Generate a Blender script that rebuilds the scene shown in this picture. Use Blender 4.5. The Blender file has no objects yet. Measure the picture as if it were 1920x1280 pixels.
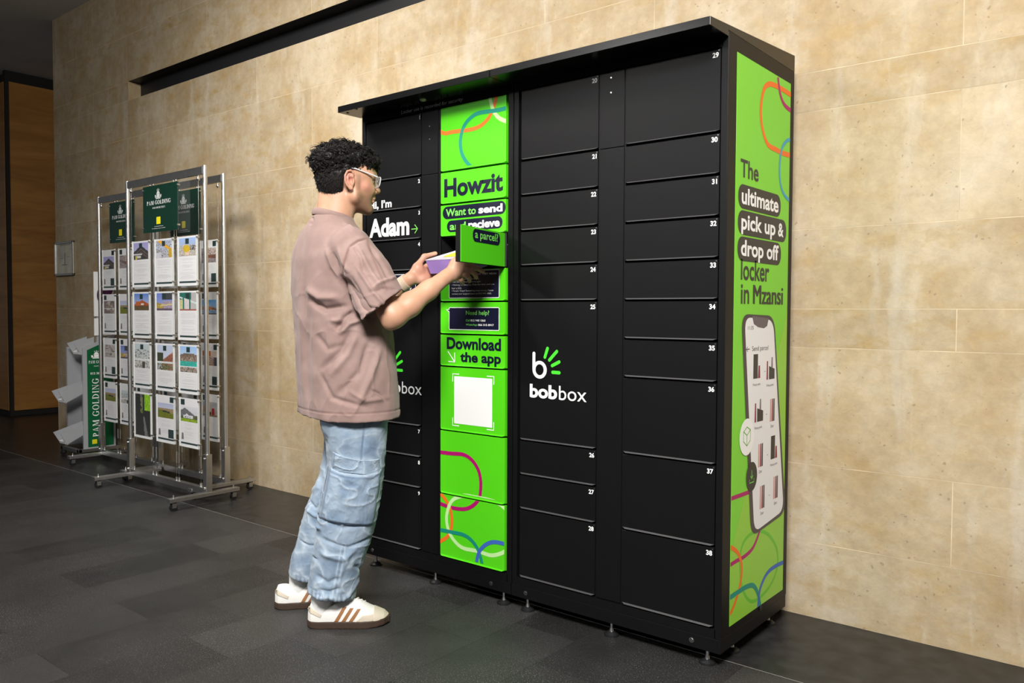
import bpy, bmesh, math, random
import numpy as np
from mathutils import Vector, Matrix

random.seed(7)
SC = bpy.context.scene
COL = SC.collection

# ---------------------------------------------------------------- camera
def set_camera():
    f, pitch, roll, yaw = 1523.13, -0.035744, 0.004341, -0.683436
    def m(x, y, w):
        c, s = math.cos(roll), math.sin(roll)
        x, y = c * x - s * y, s * x + c * y
        c, s = math.cos(pitch), math.sin(pitch)
        fw, up = w * c - y * s, w * s + y * c
        c, s = math.cos(yaw), math.sin(yaw)
        return Vector((x * c + fw * s, -x * s + fw * c, up))
    right, up, back = m(1, 0, 0), m(0, 1, 0), -m(0, 0, 1)
    cd = bpy.data.cameras.new('camera')
    cd.sensor_width = 36.0
    cd.lens = f / 1920.0 * 36.0
    cd.clip_start = 0.05
    co = bpy.data.objects.new('camera', cd)
    COL.objects.link(co)
    M = Matrix((right, up, back)).transposed().to_4x4()
    M.translation = Vector((0.0, -3.08215, 1.15))
    co.matrix_world = M
    SC.camera = co
set_camera()

# ---------------------------------------------------------------- world, exposure, lamps
SC.view_settings.view_transform = 'Standard'
SC.view_settings.look = 'None'
SC.view_settings.gamma = 1.0
SC.view_settings.use_curve_mapping = False
SC.view_settings.exposure = 0.0
w = bpy.data.worlds.new('hall_daylight')
w.use_nodes = True
w.node_tree.nodes['Background'].inputs['Color'].default_value = (0.95, 0.97, 1.0, 1)
w.node_tree.nodes['Background'].inputs['Strength'].default_value = 0.09
SC.world = w
CEIL = 3.72

def ceiling_lamp(x, y, size, power, aim=None, col=(1.0, 0.968, 0.925), z=CEIL - 0.05, spread=180):
    ld = bpy.data.lights.new('ceiling_lamp', 'AREA')
    ld.shape = 'DISK'
    ld.size = size
    ld.energy = power
    ld.color = col
    ld.spread = math.radians(spread)
    lo = bpy.data.objects.new('ceiling_lamp', ld)
    COL.objects.link(lo)
    lo.location = (x, y, z)
    d = Vector(aim if aim else (x, y, 0)) - Vector((x, y, z))
    lo.rotation_euler = d.to_track_quat('-Z', 'Y').to_euler()
    return lo
ceiling_lamp(0.1, -3.5, 1.4, 385, (-1.9, -0.6, 0.7), spread=140)
ceiling_lamp(-3.7, -2.1, 1.0, 84, (-3.6, -0.2, 1.3), spread=120)
ceiling_lamp(-4.64, -6.9, 0.60, 45, (-1.6, -0.8, 1.6), spread=100)

# ---------------------------------------------------------------- materials
MATS = {}
def mat(name, col=(0.5, 0.5, 0.5), rough=0.5, metal=0.0, spec=0.5, bump=0.0, bscale=200.0, var=0.0, vscale=8.0,
        alpha=1.0, trans=0.0, ior=1.45, coat=0.0, emit=None, sheen=0.0):
    if name in MATS:
        return MATS[name]
    m = bpy.data.materials.new(name)
    m.use_nodes = True
    nt = m.node_tree
    b = nt.nodes['Principled BSDF']
    b.inputs['Base Color'].default_value = (*col, 1)
    b.inputs['Roughness'].default_value = rough
    b.inputs['Metallic'].default_value = metal
    b.inputs['Specular IOR Level'].default_value = spec
    b.inputs['Alpha'].default_value = alpha
    b.inputs['Transmission Weight'].default_value = trans
    b.inputs['IOR'].default_value = ior
    b.inputs['Coat Weight'].default_value = coat
    b.inputs['Sheen Weight'].default_value = sheen
    if bump or var:
        tc = nt.nodes.new('ShaderNodeTexCoord')
    if var:
        n = nt.nodes.new('ShaderNodeTexNoise')
        n.inputs['Scale'].default_value = vscale
        n.inputs['Detail'].default_value = 6
        nt.links.new(tc.outputs['Object'], n.inputs['Vector'])
        r = nt.nodes.new('ShaderNodeMapRange')
        r.inputs['From Min'].default_value = 0.3
        r.inputs['From Max'].default_value = 0.7
        r.inputs['To Min'].default_value = 1 - var
        r.inputs['To Max'].default_value = 1 + var
        nt.links.new(n.outputs['Fac'], r.inputs['Value'])
        mx = nt.nodes.new('ShaderNodeVectorMath')
        mx.operation = 'SCALE'
        mx.inputs[0].default_value = col
        nt.links.new(r.outputs['Result'], mx.inputs['Scale'])
        nt.links.new(mx.outputs['Vector'], b.inputs['Base Color'])
    if bump:
        n = nt.nodes.new('ShaderNodeTexNoise')
        n.inputs['Scale'].default_value = bscale
        n.inputs['Detail'].default_value = 3
        nt.links.new(tc.outputs['Object'], n.inputs['Vector'])
        bp = nt.nodes.new('ShaderNodeBump')
        bp.inputs['Strength'].default_value = bump
        bp.inputs['Distance'].default_value = 0.002
        nt.links.new(n.outputs['Fac'], bp.inputs['Height'])
        nt.links.new(bp.outputs['Normal'], b.inputs['Normal'])
    if emit:
        b.inputs['Emission Color'].default_value = (*emit[0], 1)
        b.inputs['Emission Strength'].default_value = emit[1]
    MATS[name] = m
    return m

def srgb(r, g, b):
    f = lambda c: (c / 255 / 12.92) if c / 255 <= 0.04045 else ((c / 255 + 0.055) / 1.055) ** 2.4
    return (f(r), f(g), f(b))

class NT:
    """small helper for building node materials"""
    def __init__(s, name):
        s.m = bpy.data.materials.new(name)
        s.m.use_nodes = True
        s.t = s.m.node_tree
        s.b = s.t.nodes['Principled BSDF']
        MATS[name] = s.m
    def n(s, kind, **kw):
        nd = s.t.nodes.new(kind)
        for k, v in kw.items():
            if k in nd.inputs:
                nd.inputs[k].default_value = v
            else:
                setattr(nd, k, v)
        return nd
    def l(s, a, b):
        s.t.links.new(a, b)
    def ramp(s, fac, stops):
        r = s.t.nodes.new('ShaderNodeValToRGB')
        e = r.color_ramp.elements
        while len(e) < len(stops):
            e.new(0.5)
        for q, (p, c) in zip(e, stops):
            q.position = p
            q.color = (*c, 1) if len(c) == 3 else c
        s.l(fac, r.inputs['Fac'])
        return r.outputs['Color']
    def mix(s, fac, a, b, mode='MIX'):
        r = s.t.nodes.new('ShaderNodeMix')
        r.data_type = 'RGBA'
        r.blend_type = mode
        for sock, v in ((r.inputs[0], fac), (r.inputs[6], a), (r.inputs[7], b)):
            if hasattr(v, 'links'):
                s.l(v, sock)
            elif isinstance(v, (int, float)):
                sock.default_value = v
            else:
                sock.default_value = (*v, 1)
        return r.outputs[2]

def stone_material():
    N = NT('limestone')
    tc0 = N.n('ShaderNodeTexCoord').outputs['Object']
    wn = N.n('ShaderNodeTexNoise', Scale=30.0, Detail=3.0)
    N.l(tc0, wn.inputs['Vector'])
    wv = N.n('ShaderNodeVectorMath', operation='MULTIPLY_ADD')
    N.l(wn.outputs['Color'], wv.inputs[0]); wv.inputs[1].default_value = (0.03, 0.03, 0.03); N.l(tc0, wv.inputs[2])
    tc = wv.outputs[0]
    at = N.n('ShaderNodeAttribute', attribute_name='tone')
    tone = at.outputs['Fac']
    big = N.n('ShaderNodeTexNoise', Scale=2.6, Detail=7.0, Roughness=0.6)
    N.l(tc, big.inputs['Vector'])
    base = N.ramp(big.outputs['Fac'], [(0.28, (0.365, 0.258, 0.132)), (0.45, (0.425, 0.333, 0.210)), (0.60, (0.485, 0.402, 0.283)), (0.74, (0.530, 0.463, 0.362))])
    # cloudy ochre patches inside single stones
    mp = N.n('ShaderNodeMapping')
    mp.inputs['Scale'].default_value = (1.0, 1.0, 2.2)
    N.l(tc, mp.inputs['Vector'])
    och = N.n('ShaderNodeTexNoise', Scale=5.5, Detail=8.0, Roughness=0.68)
    N.l(mp.outputs['Vector'], och.inputs['Vector'])
    of = N.n('ShaderNodeMapRange')
    of.inputs['From Min'].default_value = 0.48
    of.inputs['From Max'].default_value = 0.68
    N.l(och.outputs['Fac'], of.inputs['Value'])
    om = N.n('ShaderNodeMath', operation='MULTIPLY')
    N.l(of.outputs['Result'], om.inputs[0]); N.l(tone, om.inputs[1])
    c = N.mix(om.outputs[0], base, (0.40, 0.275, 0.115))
    # pale lime run marks, drawn out vertically
    mp2 = N.n('ShaderNodeMapping')
    mp2.inputs['Scale'].default_value = (5.0, 1.0, 0.9)
    N.l(tc, mp2.inputs['Vector'])
    run = N.n('ShaderNodeTexNoise', Scale=1.5, Detail=6.0, Roughness=0.6)
    N.l(mp2.outputs['Vector'], run.inputs['Vector'])
    rf = N.n('ShaderNodeMapRange')
    rf.inputs['From Min'].default_value = 0.56
    rf.inputs['From Max'].default_value = 0.72
    rf.inputs['To Max'].default_value = 0.42
    N.l(run.outputs['Fac'], rf.inputs['Value'])
    c = N.mix(rf.outputs['Result'], c, (0.60, 0.56, 0.49))
    # per stone tone
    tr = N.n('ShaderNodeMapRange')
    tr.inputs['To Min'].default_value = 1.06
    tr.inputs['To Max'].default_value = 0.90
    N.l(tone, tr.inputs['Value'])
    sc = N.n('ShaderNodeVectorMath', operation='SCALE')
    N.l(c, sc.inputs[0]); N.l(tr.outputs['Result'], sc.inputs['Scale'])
    # fine mottling
    mt = N.n('ShaderNodeTexNoise', Scale=22.0, Detail=6.0, Roughness=0.7)
    N.l(tc, mt.inputs['Vector'])
    mr = N.n('ShaderNodeMapRange')
    mr.inputs['From Min'].default_value = 0.3; mr.inputs['From Max'].default_value = 0.7
    mr.inputs['To Min'].default_value = 0.89; mr.inputs['To Max'].default_value = 1.10
    N.l(mt.outputs['Fac'], mr.inputs['Value'])
    sc0 = sc
    sc = N.n('ShaderNodeVectorMath', operation='SCALE')
    N.l(sc0.outputs['Vector'], sc.inputs[0]); N.l(mr.outputs['Result'], sc.inputs['Scale'])
    # pits
    vo = N.n('ShaderNodeTexVoronoi', Scale=34.0)
    vo.inputs['Randomness'].default_value = 1.0
    N.l(tc, vo.inputs['Vector'])
    pn = N.n('ShaderNodeTexNoise', Scale=9.0, Detail=2.0)
    N.l(tc, pn.inputs['Vector'])
    pr = N.n('ShaderNodeMapRange')
    pr.inputs['From Min'].default_value = 0.36
    pr.inputs['From Max'].default_value = 0.74
    pr.inputs['To Min'].default_value = 0.0
    pr.inputs['To Max'].default_value = 0.22
    N.l(pn.outputs['Fac'], pr.inputs['Value'])
    lt = N.n('ShaderNodeMath', operation='LESS_THAN')
    N.l(vo.outputs['Distance'], lt.inputs[0]); N.l(pr.outputs['Result'], lt.inputs[1])
    pm = N.n('ShaderNodeMath', operation='MULTIPLY')
    N.l(lt.outputs[0], pm.inputs[0]); pm.inputs[1].default_value = 0.55
    fin = N.mix(pm.outputs[0], sc.outputs['Vector'], (0.22, 0.16, 0.10))
    N.l(fin, N.b.inputs['Base Color'])
    N.b.inputs['Roughness'].default_value = 0.72
    N.b.inputs['Specular IOR Level'].default_value = 0.25
    fine = N.n('ShaderNodeTexNoise', Scale=60.0, Detail=4.0)
    N.l(tc, fine.inputs['Vector'])
    bp = N.n('ShaderNodeBump', Strength=0.25, Distance=0.004)
    N.l(fine.outputs['Fac'], bp.inputs['Height'])
    N.l(bp.outputs['Normal'], N.b.inputs['Normal'])
    return N.m

def floor_material():
    N = NT('slate_floor_tile')
    tc = N.n('ShaderNodeTexCoord').outputs['Object']
    sp = N.n('ShaderNodeSeparateXYZ'); N.l(tc, sp.inputs[0])
    cb = N.n('ShaderNodeCombineXYZ')
    ax = N.n('ShaderNodeMath', operation='ADD'); N.l(sp.outputs['X'], ax.inputs[0]); ax.inputs[1].default_value = 1.596
    ay = N.n('ShaderNodeMath', operation='ADD'); N.l(sp.outputs['Y'], ay.inputs[0]); ay.inputs[1].default_value = 0.763
    N.l(ay.outputs[0], cb.inputs['X']); N.l(ax.outputs[0], cb.inputs['Y'])
    br = N.n('ShaderNodeTexBrick', Scale=1.0)
    br.offset = 0.37
    br.inputs['Color1'].default_value = (0.010, 0.010, 0.0102, 1)
    br.inputs['Color2'].default_value = (0.042, 0.0414, 0.0405, 1)
    br.inputs['Mortar'].default_value = (0.012, 0.0118, 0.0115, 1)
    br.inputs['Mortar Size'].default_value = 0.0016
    br.inputs['Mortar Smooth'].default_value = 0.3
    br.inputs['Bias'].default_value = 0.0
    br.inputs['Brick Width'].default_value = 0.62
    br.inputs['Row Height'].default_value = 0.268
    N.l(cb.outputs[0], br.inputs['Vector'])
    big = N.n('ShaderNodeTexNoise', Scale=3.2, Detail=6.0, Roughness=0.65)
    N.l(tc, big.inputs['Vector'])
    c = N.mix(0.38, br.outputs['Color'], N.ramp(big.outputs['Fac'], [(0.3, (0.009, 0.009, 0.009)), (0.7, (0.036, 0.0352, 0.034))]))
    # grit
    gr = N.n('ShaderNodeTexNoise', Scale=240.0, Detail=2.0)
    N.l(tc, gr.inputs['Vector'])
    patch = N.n('ShaderNodeTexNoise', Scale=1.6, Detail=3.0)
    N.l(tc, patch.inputs['Vector'])
    gm = N.n('ShaderNodeMath', operation='MULTIPLY')
    g1 = N.ramp(gr.outputs['Fac'], [(0.60, (0, 0, 0)), (0.70, (1, 1, 1))])
    g2 = N.ramp(patch.outputs['Fac'], [(0.35, (0.12, 0.12, 0.12)), (0.65, (0.9, 0.9, 0.9))])
    N.l(g1, gm.inputs[0]); N.l(g2, gm.inputs[1])
    gs = N.n('ShaderNodeMath', operation='MULTIPLY'); N.l(gm.outputs[0], gs.inputs[0]); gs.inputs[1].default_value = 0.85
    c = N.mix(gs.outputs[0], c, (0.24, 0.235, 0.225))
    N.l(c, N.b.inputs['Base Color'])
    N.b.inputs['Roughness'].default_value = 0.50
    N.b.inputs['Specular IOR Level'].default_value = 0.38
    bp = N.n('ShaderNodeBump', Strength=0.35, Distance=0.003)
    N.l(gr.outputs['Fac'], bp.inputs['Height'])
    N.l(bp.outputs['Normal'], N.b.inputs['Normal'])
    return N.m

def wood_material():
    N = NT('veneer_wood')
    tc = N.n('ShaderNodeTexCoord').outputs['Object']
    mp = N.n('ShaderNodeMapping')
    mp.inputs['Scale'].default_value = (0.4, 0.4, 2.6)
    N.l(tc, mp.inputs['Vector'])
    n1 = N.n('ShaderNodeTexNoise', Scale=3.0, Detail=8.0, Roughness=0.62, Distortion=0.8)
    N.l(mp.outputs['Vector'], n1.inputs['Vector'])
    c = N.ramp(n1.outputs['Fac'], [(0.2, (0.20, 0.075, 0.014)), (0.5, (0.34, 0.15, 0.030)), (0.8, (0.46, 0.225, 0.05))])
    N.l(c, N.b.inputs['Base Color'])
    N.b.inputs['Roughness'].default_value = 0.4
    return N.m

# ---------------------------------------------------------------- object helpers
def link(name, me, m=None, parent=None, smooth=False):
    o = bpy.data.objects.new(name, me)
    COL.objects.link(o)
    if m is not None:
        for mm in (m if isinstance(m, (list, tuple)) else [m]):
            me.materials.append(mm)
    if parent is not None:
        o.parent = parent
    if smooth:
        me.polygons.foreach_set('use_smooth', [True] * len(me.polygons))
    return o

def empty(name, loc=(0, 0, 0), rz=0.0):
    o = bpy.data.objects.new(name, None)
    o.empty_display_size = 0.1
    COL.objects.link(o)
    o.location = loc
    o.rotation_euler = (0, 0, rz)
    return o

def tag(o, label=None, cat=None, group=None, kind=None):
    if label: o['label'] = label
    if cat: o['category'] = cat
    if group: o['group'] = group
    if kind: o['kind'] = kind
    return o

class MB:
    """collects simple solids, then becomes ONE mesh object"""
    def __init__(s):
        s.bm = bmesh.new()
    def box(s, x0, x1, y0, y1, z0, z1, bev=0.0, mi=0):
        r = bmesh.ops.create_cube(s.bm, size=1.0)
        vs = r['verts']
        for v in vs:
            v.co = Vector(((x0 + x1) / 2 + v.co.x * (x1 - x0), (y0 + y1) / 2 + v.co.y * (y1 - y0), (z0 + z1) / 2 + v.co.z * (z1 - z0)))
        fs = set(f for v in vs for f in v.link_faces)
        for f in fs: f.material_index = mi
        if bev:
            es = list(set(e for v in vs for e in v.link_edges))
            bmesh.ops.bevel(s.bm, geom=es, offset=bev, segments=2, profile=0.6, affect='EDGES')
        return s
    def obox(s, c, ax, ay, az, mi=0):
        """box from centre and three half axis vectors"""
        c, ax, ay, az = Vector(c), Vector(ax), Vector(ay), Vector(az)
        vs = [s.bm.verts.new(c + i * ax + j * ay + k * az) for i in (-1, 1) for j in (-1, 1) for k in (-1, 1)]
        for q in ((0, 1, 3, 2), (4, 6, 7, 5), (0, 4, 5, 1), (2, 3, 7, 6), (0, 2, 6, 4), (1, 5, 7, 3)):
            f = s.bm.faces.new([vs[i] for i in q]); f.material_index = mi
        bmesh.ops.recalc_face_normals(s.bm, faces=s.bm.faces[-6:] if False else list(set(f for v in vs for f in v.link_faces)))
        return s
    def cyl(s, a, b, r, r2=None, n=16, mi=0):
        a, b = Vector(a), Vector(b)
        r2 = r if r2 is None else r2
        d = b - a
        M = Matrix.Translation((a + b) / 2) @ d.to_track_quat('Z', 'Y').to_matrix().to_4x4()
        res = bmesh.ops.create_cone(s.bm, cap_ends=True, cap_tris=False, segments=n, radius1=r, radius2=r2, depth=d.length, matrix=M)
        for f in set(f for v in res['verts'] for f in v.link_faces): f.material_index = mi
        return s
    def sph(s, c, r, seg=12, sc=(1, 1, 1), mi=0):
        M = Matrix.Translation(c) @ Matrix.Diagonal((*sc, 1))
        res = bmesh.ops.create_uvsphere(s.bm, u_segments=seg, v_segments=max(6, seg // 2), radius=r, matrix=M)
        for f in set(f for v in res['verts'] for f in v.link_faces): f.material_index = mi
        return s
    def prism(s, pts, axis, t0, t1, mi=0):
        """extrude a 2D polygon; axis 'x': pts are (y,z), 'y': (x,z), 'z': (x,y)"""
        def P(p, t):
            return {'x': (t, p[0], p[1]), 'y': (p[0], t, p[1]), 'z': (p[0], p[1], t)}[axis]
        A = [s.bm.verts.new(P(p, t0)) for p in pts]
        B = [s.bm.verts.new(P(p, t1)) for p in pts]
        fs = [s.bm.faces.new(A), s.bm.faces.new(B)]
        for i in range(len(pts)):
            j = (i + 1) % len(pts)
            fs.append(s.bm.faces.new((A[i], A[j], B[j], B[i])))
        for f in fs: f.material_index = mi
        bmesh.ops.recalc_face_normals(s.bm, faces=fs)
        return s
    def tube(s, pts, r, n=8, closed=False, mi=0):
        pts = [Vector(p) for p in pts]
        N = len(pts)
        rs = r if isinstance(r, (list, tuple)) else [r] * N
        rings = []
        up = Vector((0, 0, 1))
        prev = None
        for i, p in enumerate(pts):
            if closed:
                t = pts[(i + 1) % N] - pts[i - 1]
            else:
                t = pts[min(i + 1, N - 1)] - pts[max(i - 1, 0)]
            if t.length < 1e-9: t = Vector((0, 0, 1))
            t.normalize()
            if prev is None:
                a = t.cross(up)
                if a.length < 1e-3: a = t.cross(Vector((1, 0, 0)))
            else:
                a = prev - t * prev.dot(t)
            a.normalize(); prev = a
            b = t.cross(a)
            rings.append([s.bm.verts.new(p + rs[i] * (math.cos(2 * math.pi * k / n) * a + math.sin(2 * math.pi * k / n) * b)) for k in range(n)])
        m = N if closed else N - 1
        for i in range(m):
            A, B = rings[i], rings[(i + 1) % N]
            for k in range(n):
                f = s.bm.faces.new((A[k], A[(k + 1) % n], B[(k + 1) % n], B[k])); f.material_index = mi
        if not closed:
            s.bm.faces.new(rings[0][::-1]).material_index = mi
            s.bm.faces.new(rings[-1]).material_index = mi
        return s
    def build(s, name, m=None, parent=None, smooth=False):
        me = bpy.data.meshes.new(name)
        s.bm.to_mesh(me)
        s.bm.free()
        o = link(name, me, m, parent, False)
        if smooth:
            me.polygons.foreach_set('use_smooth', [True] * len(me.polygons))
            me.set_sharp_from_angle(angle=math.radians(40))
        return o

class Plane:
    """a flat printed surface: (a, b) on it -> a point in space, lifted by e along its normal"""
    def __init__(s, o, U, V):
        s.o, s.U, s.V = Vector(o), Vector(U), Vector(V)
        s.n = s.U.cross(s.V).normalized()
    def __call__(s, a, b, e=0.0):
        return s.o + s.U * a + s.V * b + s.n * e

def flat(name, polys, pl, e, m, parent):
    """flat printed shape(s): list of polygons in plane coordinates"""
    bm = bmesh.new()
    for p in polys:
        bm.faces.new([bm.verts.new(pl(a, b, e)) for a, b in p])
    bmesh.ops.triangulate(bm, faces=bm.faces[:], ngon_method='EAR_CLIP')
    me = bpy.data.meshes.new(name)
    bm.to_mesh(me); bm.free()
    return link(name, me, m, parent)

def rrect(a0, a1, b0, b1, r, n=8):
    out = []
    for cx, cy, st in ((a1 - r, b1 - r, 0), (a0 + r, b1 - r, 90), (a0 + r, b0 + r, 180), (a1 - r, b0 + r, 270)):
        for i in range(n + 1):
            t = math.radians(st + 90 * i / n)
            out.append((cx + r * math.cos(t), cy + r * math.sin(t)))
    return out

def ring_poly(outer, inner):
    """frame-shaped region as quads"""
    n = len(outer)
    return [[outer[i], outer[(i + 1) % n], inner[(i + 1) % n], inner[i]] for i in range(n)]

def spline(P, n=14, closed=False):
    out = []
    N = len(P)
    m = N if closed else N - 1
    for i in range(m):
        g = (lambda k: P[k % N]) if closed else (lambda k: P[min(max(k, 0), N - 1)])
        p0, p1, p2, p3 = g(i - 1), g(i), g(i + 1), g(i + 2)
        for j in range(n):
            t = j / n
            out.append(tuple(0.5 * ((2 * b) + (-a + c) * t + (2 * a - 5 * b + 4 * c - d) * t * t + (-a + 3 * b - 3 * c + d) * t ** 3)
                             for a, b, c, d in zip(p0, p1, p2, p3)))
    if not closed: out.append(tuple(P[-1]))
    return out

def stroke_polys(path, wd, box=None, closed=False):
    """a stripe of width wd along a path, kept inside box (a0,a1,b0,b1)"""
    out = []
    N = len(path)
    L, R = [], []
    for i in range(N):
        if closed:
            p, q = path[i - 1], path[(i + 1) % N]
        else:
            p, q = path[max(i - 1, 0)], path[min(i + 1, N - 1)]
        dx, dy = q[0] - p[0], q[1] - p[1]
        l = math.hypot(dx, dy) or 1
        nx, ny = -dy / l * wd / 2, dx / l * wd / 2
        L.append((path[i][0] + nx, path[i][1] + ny)); R.append((path[i][0] - nx, path[i][1] - ny))
    for i in range(N if closed else N - 1):
        j = (i + 1) % N
        q = [R[i], R[j], L[j], L[i]]
        if box:
            a0, a1, b0, b1 = box
            q = [(min(max(a, a0), a1), min(max(b, b0), b1)) for a, b in q]
            ar = abs(sum(q[k][0] * q[(k + 1) % 4][1] - q[(k + 1) % 4][0] * q[k][1] for k in range(4)))
            if ar < 1e-8: continue
        out.append(q)
    return out

def strip(name, polys, pl, e, m, parent):
    """quads that share a stripe; no triangulation"""
    bm = bmesh.new()
    for p in polys:
        try: bm.faces.new([bm.verts.new(pl(a, b, e)) for a, b in p])
        except ValueError: pass
    me = bpy.data.meshes.new(name)
    bm.to_mesh(me); bm.free()
    return link(name, me, m, parent)

_TXT = {}
def text_polys(body, bold=0.0, shear=0.0, spacing=1.0):
    key = (body, bold, shear, spacing)
    if key in _TXT: return _TXT[key]
    cu = bpy.data.curves.new('t', 'FONT')
    cu.body = body
    cu.offset = bold
    cu.shear = shear
    cu.space_character = spacing
    cu.resolution_u = 4
    o = bpy.data.objects.new('t', cu)
    COL.objects.link(o)
    dg = bpy.context.evaluated_depsgraph_get()
    me = bpy.data.meshes.new_from_object(o.evaluated_get(dg))
    V = [(v.co.x, v.co.y) for v in me.vertices]
    F = [tuple(p.vertices) for p in me.polygons]
    bpy.data.objects.remove(o); bpy.data.curves.remove(cu); bpy.data.meshes.remove(me)
    _TXT[key] = (V, F)
    return V, F

def text(name, body, pl, box, e, m, parent, bold=0.02, shear=0.0, align=None, spacing=1.0):
    """printed lettering: fills box (a0,a1,b0,b1); with align 'l'/'r'/'c' it keeps its own proportions at the box height"""
    V, F = text_polys(body, bold, shear, spacing)
    xs = [v[0] for v in V]; ys = [v[1] for v in V]
    x0, x1, y0, y1 = min(xs), max(xs), min(ys), max(ys)
    a0, a1, b0, b1 = box
    sy = (b1 - b0) / (y1 - y0)
    sx = (a1 - a0) / (x1 - x0)
    if align:
        sx = sy
        wd = (x1 - x0) * sx
        a0 = {'l': a0, 'r': a1 - wd, 'c': (a0 + a1 - wd) / 2}[align]
    me = bpy.data.meshes.new(name)
    me.from_pydata([pl(a0 + (x - x0) * sx, b0 + (y - y0) * sy, e) for x, y in V], [], F)
    o = link(name, me, m, parent)
    # keep the printed face outward
    if len(me.polygons) and me.polygons[0].normal.dot(pl.n) < 0: me.flip_normals()
    return o

def _half_ring(cx, cy, rx, ry, tx, ty, a0, a1, n=18):
    out = []
    P = [(math.cos(a0 + (a1 - a0) * i / n), math.sin(a0 + (a1 - a0) * i / n)) for i in range(n + 1)]
    for (c0, s0), (c1, s1) in zip(P[:-1], P[1:]):
        out.append([(cx + (rx - tx) * c0, cy + (ry - ty) * s0), (cx + rx * c0, cy + ry * s0), (cx + rx * c1, cy + ry * s1), (cx + (rx - tx) * c1, cy + (ry - ty) * s1)])
    return out
def _serif_glyph(ch):
    """roman capitals from thick and thin strokes; returns polygons and the width"""
    T, t, s, k = 0.17, 0.065, 0.065, 0.05
    pi = math.pi
    q = lambda x0, x1, y0, y1: [(x0, y0), (x1, y0), (x1, y1), (x0, y1)]
    stem = lambda x, w=T: [q(x, x + w, 0, 1), q(x - s, x + w + s, 0, k), q(x - s, x + w + s, 1 - k, 1)]
    if ch == 'P': return stem(.09) + _half_ring(.26, .73, .36, .27, T, t, -pi / 2, pi / 2), .66
    if ch == 'R': return stem(.09) + _half_ring(.26, .74, .33, .26, T, t, -pi / 2, pi / 2) + [[(.30, .50), (.46, .50), (.74, 0), (.55, 0)], q(.54, .80, 0, k)], .80
    if ch == 'A': return [[(.08, 0), (.15, 0), (.41, .96), (.36, 1)], [(.36, 1), (.43, 1), (.76, 0), (.58, 0)], q(.20, .60, .30, .36), q(.0, .24, 0, k), q(.50, .84, 0, k)], .84
    if ch == 'M': return [q(.11, .17, 0, 1), q(.03, .27, 0, k), q(.03, .2, 1 - k, 1), [(.11, 1), (.29, 1), (.56, .05), (.47, 0)], [(.47, 0), (.53, 0), (.84, 1), (.78, 1)], q(.78, .95, 0, 1), q(.70, 1.02, 0, k), q(.80, 1.02, 1 - k, 1)], 1.05
    if ch == 'G': return _half_ring(.44, .5, .41, .51, T, t, pi * .22, pi * 1.78, 30) + [q(.64, .80, .08, .42), q(.55, .88, .40, .45), q(.74, .79, .68, .96)], .90
    if ch == 'O': return _half_ring(.44, .5, .42, .515, T, t, 0, 2 * pi, 40), .88
    if ch == 'L': return stem(.09) + [q(.2, .62, 0, .06), [(.58, 0), (.63, 0), (.66, .26), (.62, .26)]], .68
    if ch == 'D': return stem(.09) + _half_ring(.26, .5, .55, .5, T, t, -pi / 2, pi / 2, 26), .86
    if ch == 'I': return stem(.10), .37
    if ch == 'N': return [q(.12, .18, 0, 1), q(.04, .28, 0, k), q(.04, .2, 1 - k, 1), [(.12, 1), (.30, 1), (.78, 0), (.70, 0)], q(.72, .78, 0, 1), q(.62, .88, 1 - k, 1)], .90
    if ch == 'E': return stem(.09) + [q(.2, .56, 0, .06), q(.2, .56, .94, 1), q(.2, .48, .48, .54), q(.53, .57, 0, .22), q(.53, .57, .78, 1)], .62
    if ch == 'T': return [q(.29, .46, 0, 1), q(.2, .55, 0, k), q(.03, .72, .94, 1), q(.03, .07, .78, 1), q(.68, .72, .78, 1)], .75
    if ch == 'S': return stroke_polys(spline([(.48, .86), (.30, .95), (.14, .80), (.20, .62), (.40, .44), (.46, .24), (.30, .05), (.10, .14)], 6), .12), .58
    return [], .34
def serif_text(name, body, pl, box, e, m, parent, gap=0.07):
    polys, x = [], 0
    for ch in body:
        g, w_ = _serif_glyph(ch)
        polys += [(i, [(x + a, b) for a, b in p]) for i, p in enumerate(g)]
        x += w_ + gap
    x -= gap
    a0, a1, b0, b1 = box
    bm = bmesh.new()
    for i, p in polys:
        bm.faces.new([bm.verts.new(pl(a0 + (a1 - a0) * a / x, b0 + (b1 - b0) * b, e + 0.00006 * (i % 9))) for a, b in p])
    me = bpy.data.meshes.new(name)
    bm.to_mesh(me); bm.free()
    return link(name, me, m, parent)

BLACK = mat('black_powder_coat', (0.0045, 0.0045, 0.0052), 0.42, spec=0.22, bump=0.10, bscale=900)
BLACKP = mat('black_plastic', (0.012, 0.012, 0.013), 0.4)
CAVITY = mat('black_cavity', (0.006, 0.006, 0.006), 0.6)
STEEL = mat('brushed_steel', (0.62, 0.62, 0.62), 0.30, metal=1.0)
ALU = mat('satin_aluminium', (0.60, 0.60, 0.59), 0.36, metal=1.0, var=0.06, vscale=30)
WHITE = mat('white_print', (0.86, 0.86, 0.86), 0.5)
NAVY = mat('navy_print', (0.006, 0.007, 0.026), 0.4)
GREEN = mat('lime_green_print', (0.088, 0.62, 0.010), 0.36, spec=0.45)
GREENS = mat('lime_green_side_print', (0.19, 0.62, 0.035), 0.36, spec=0.45)
LGREEN = mat('bright_green_print', (0.06, 0.72, 0.03), 0.5)
TGREEN = mat('text_green_print', (0.19, 0.70, 0.10), 0.5)
ORANGE = mat('orange_print', (0.80, 0.16, 0.015), 0.5)
MAGENTA = mat('magenta_print', (0.40, 0.004, 0.135), 0.5)
TEAL = mat('teal_print', (0.006, 0.25, 0.18), 0.5)
BLUE = mat('blue_print', (0.045, 0.13, 0.47), 0.5)
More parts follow.
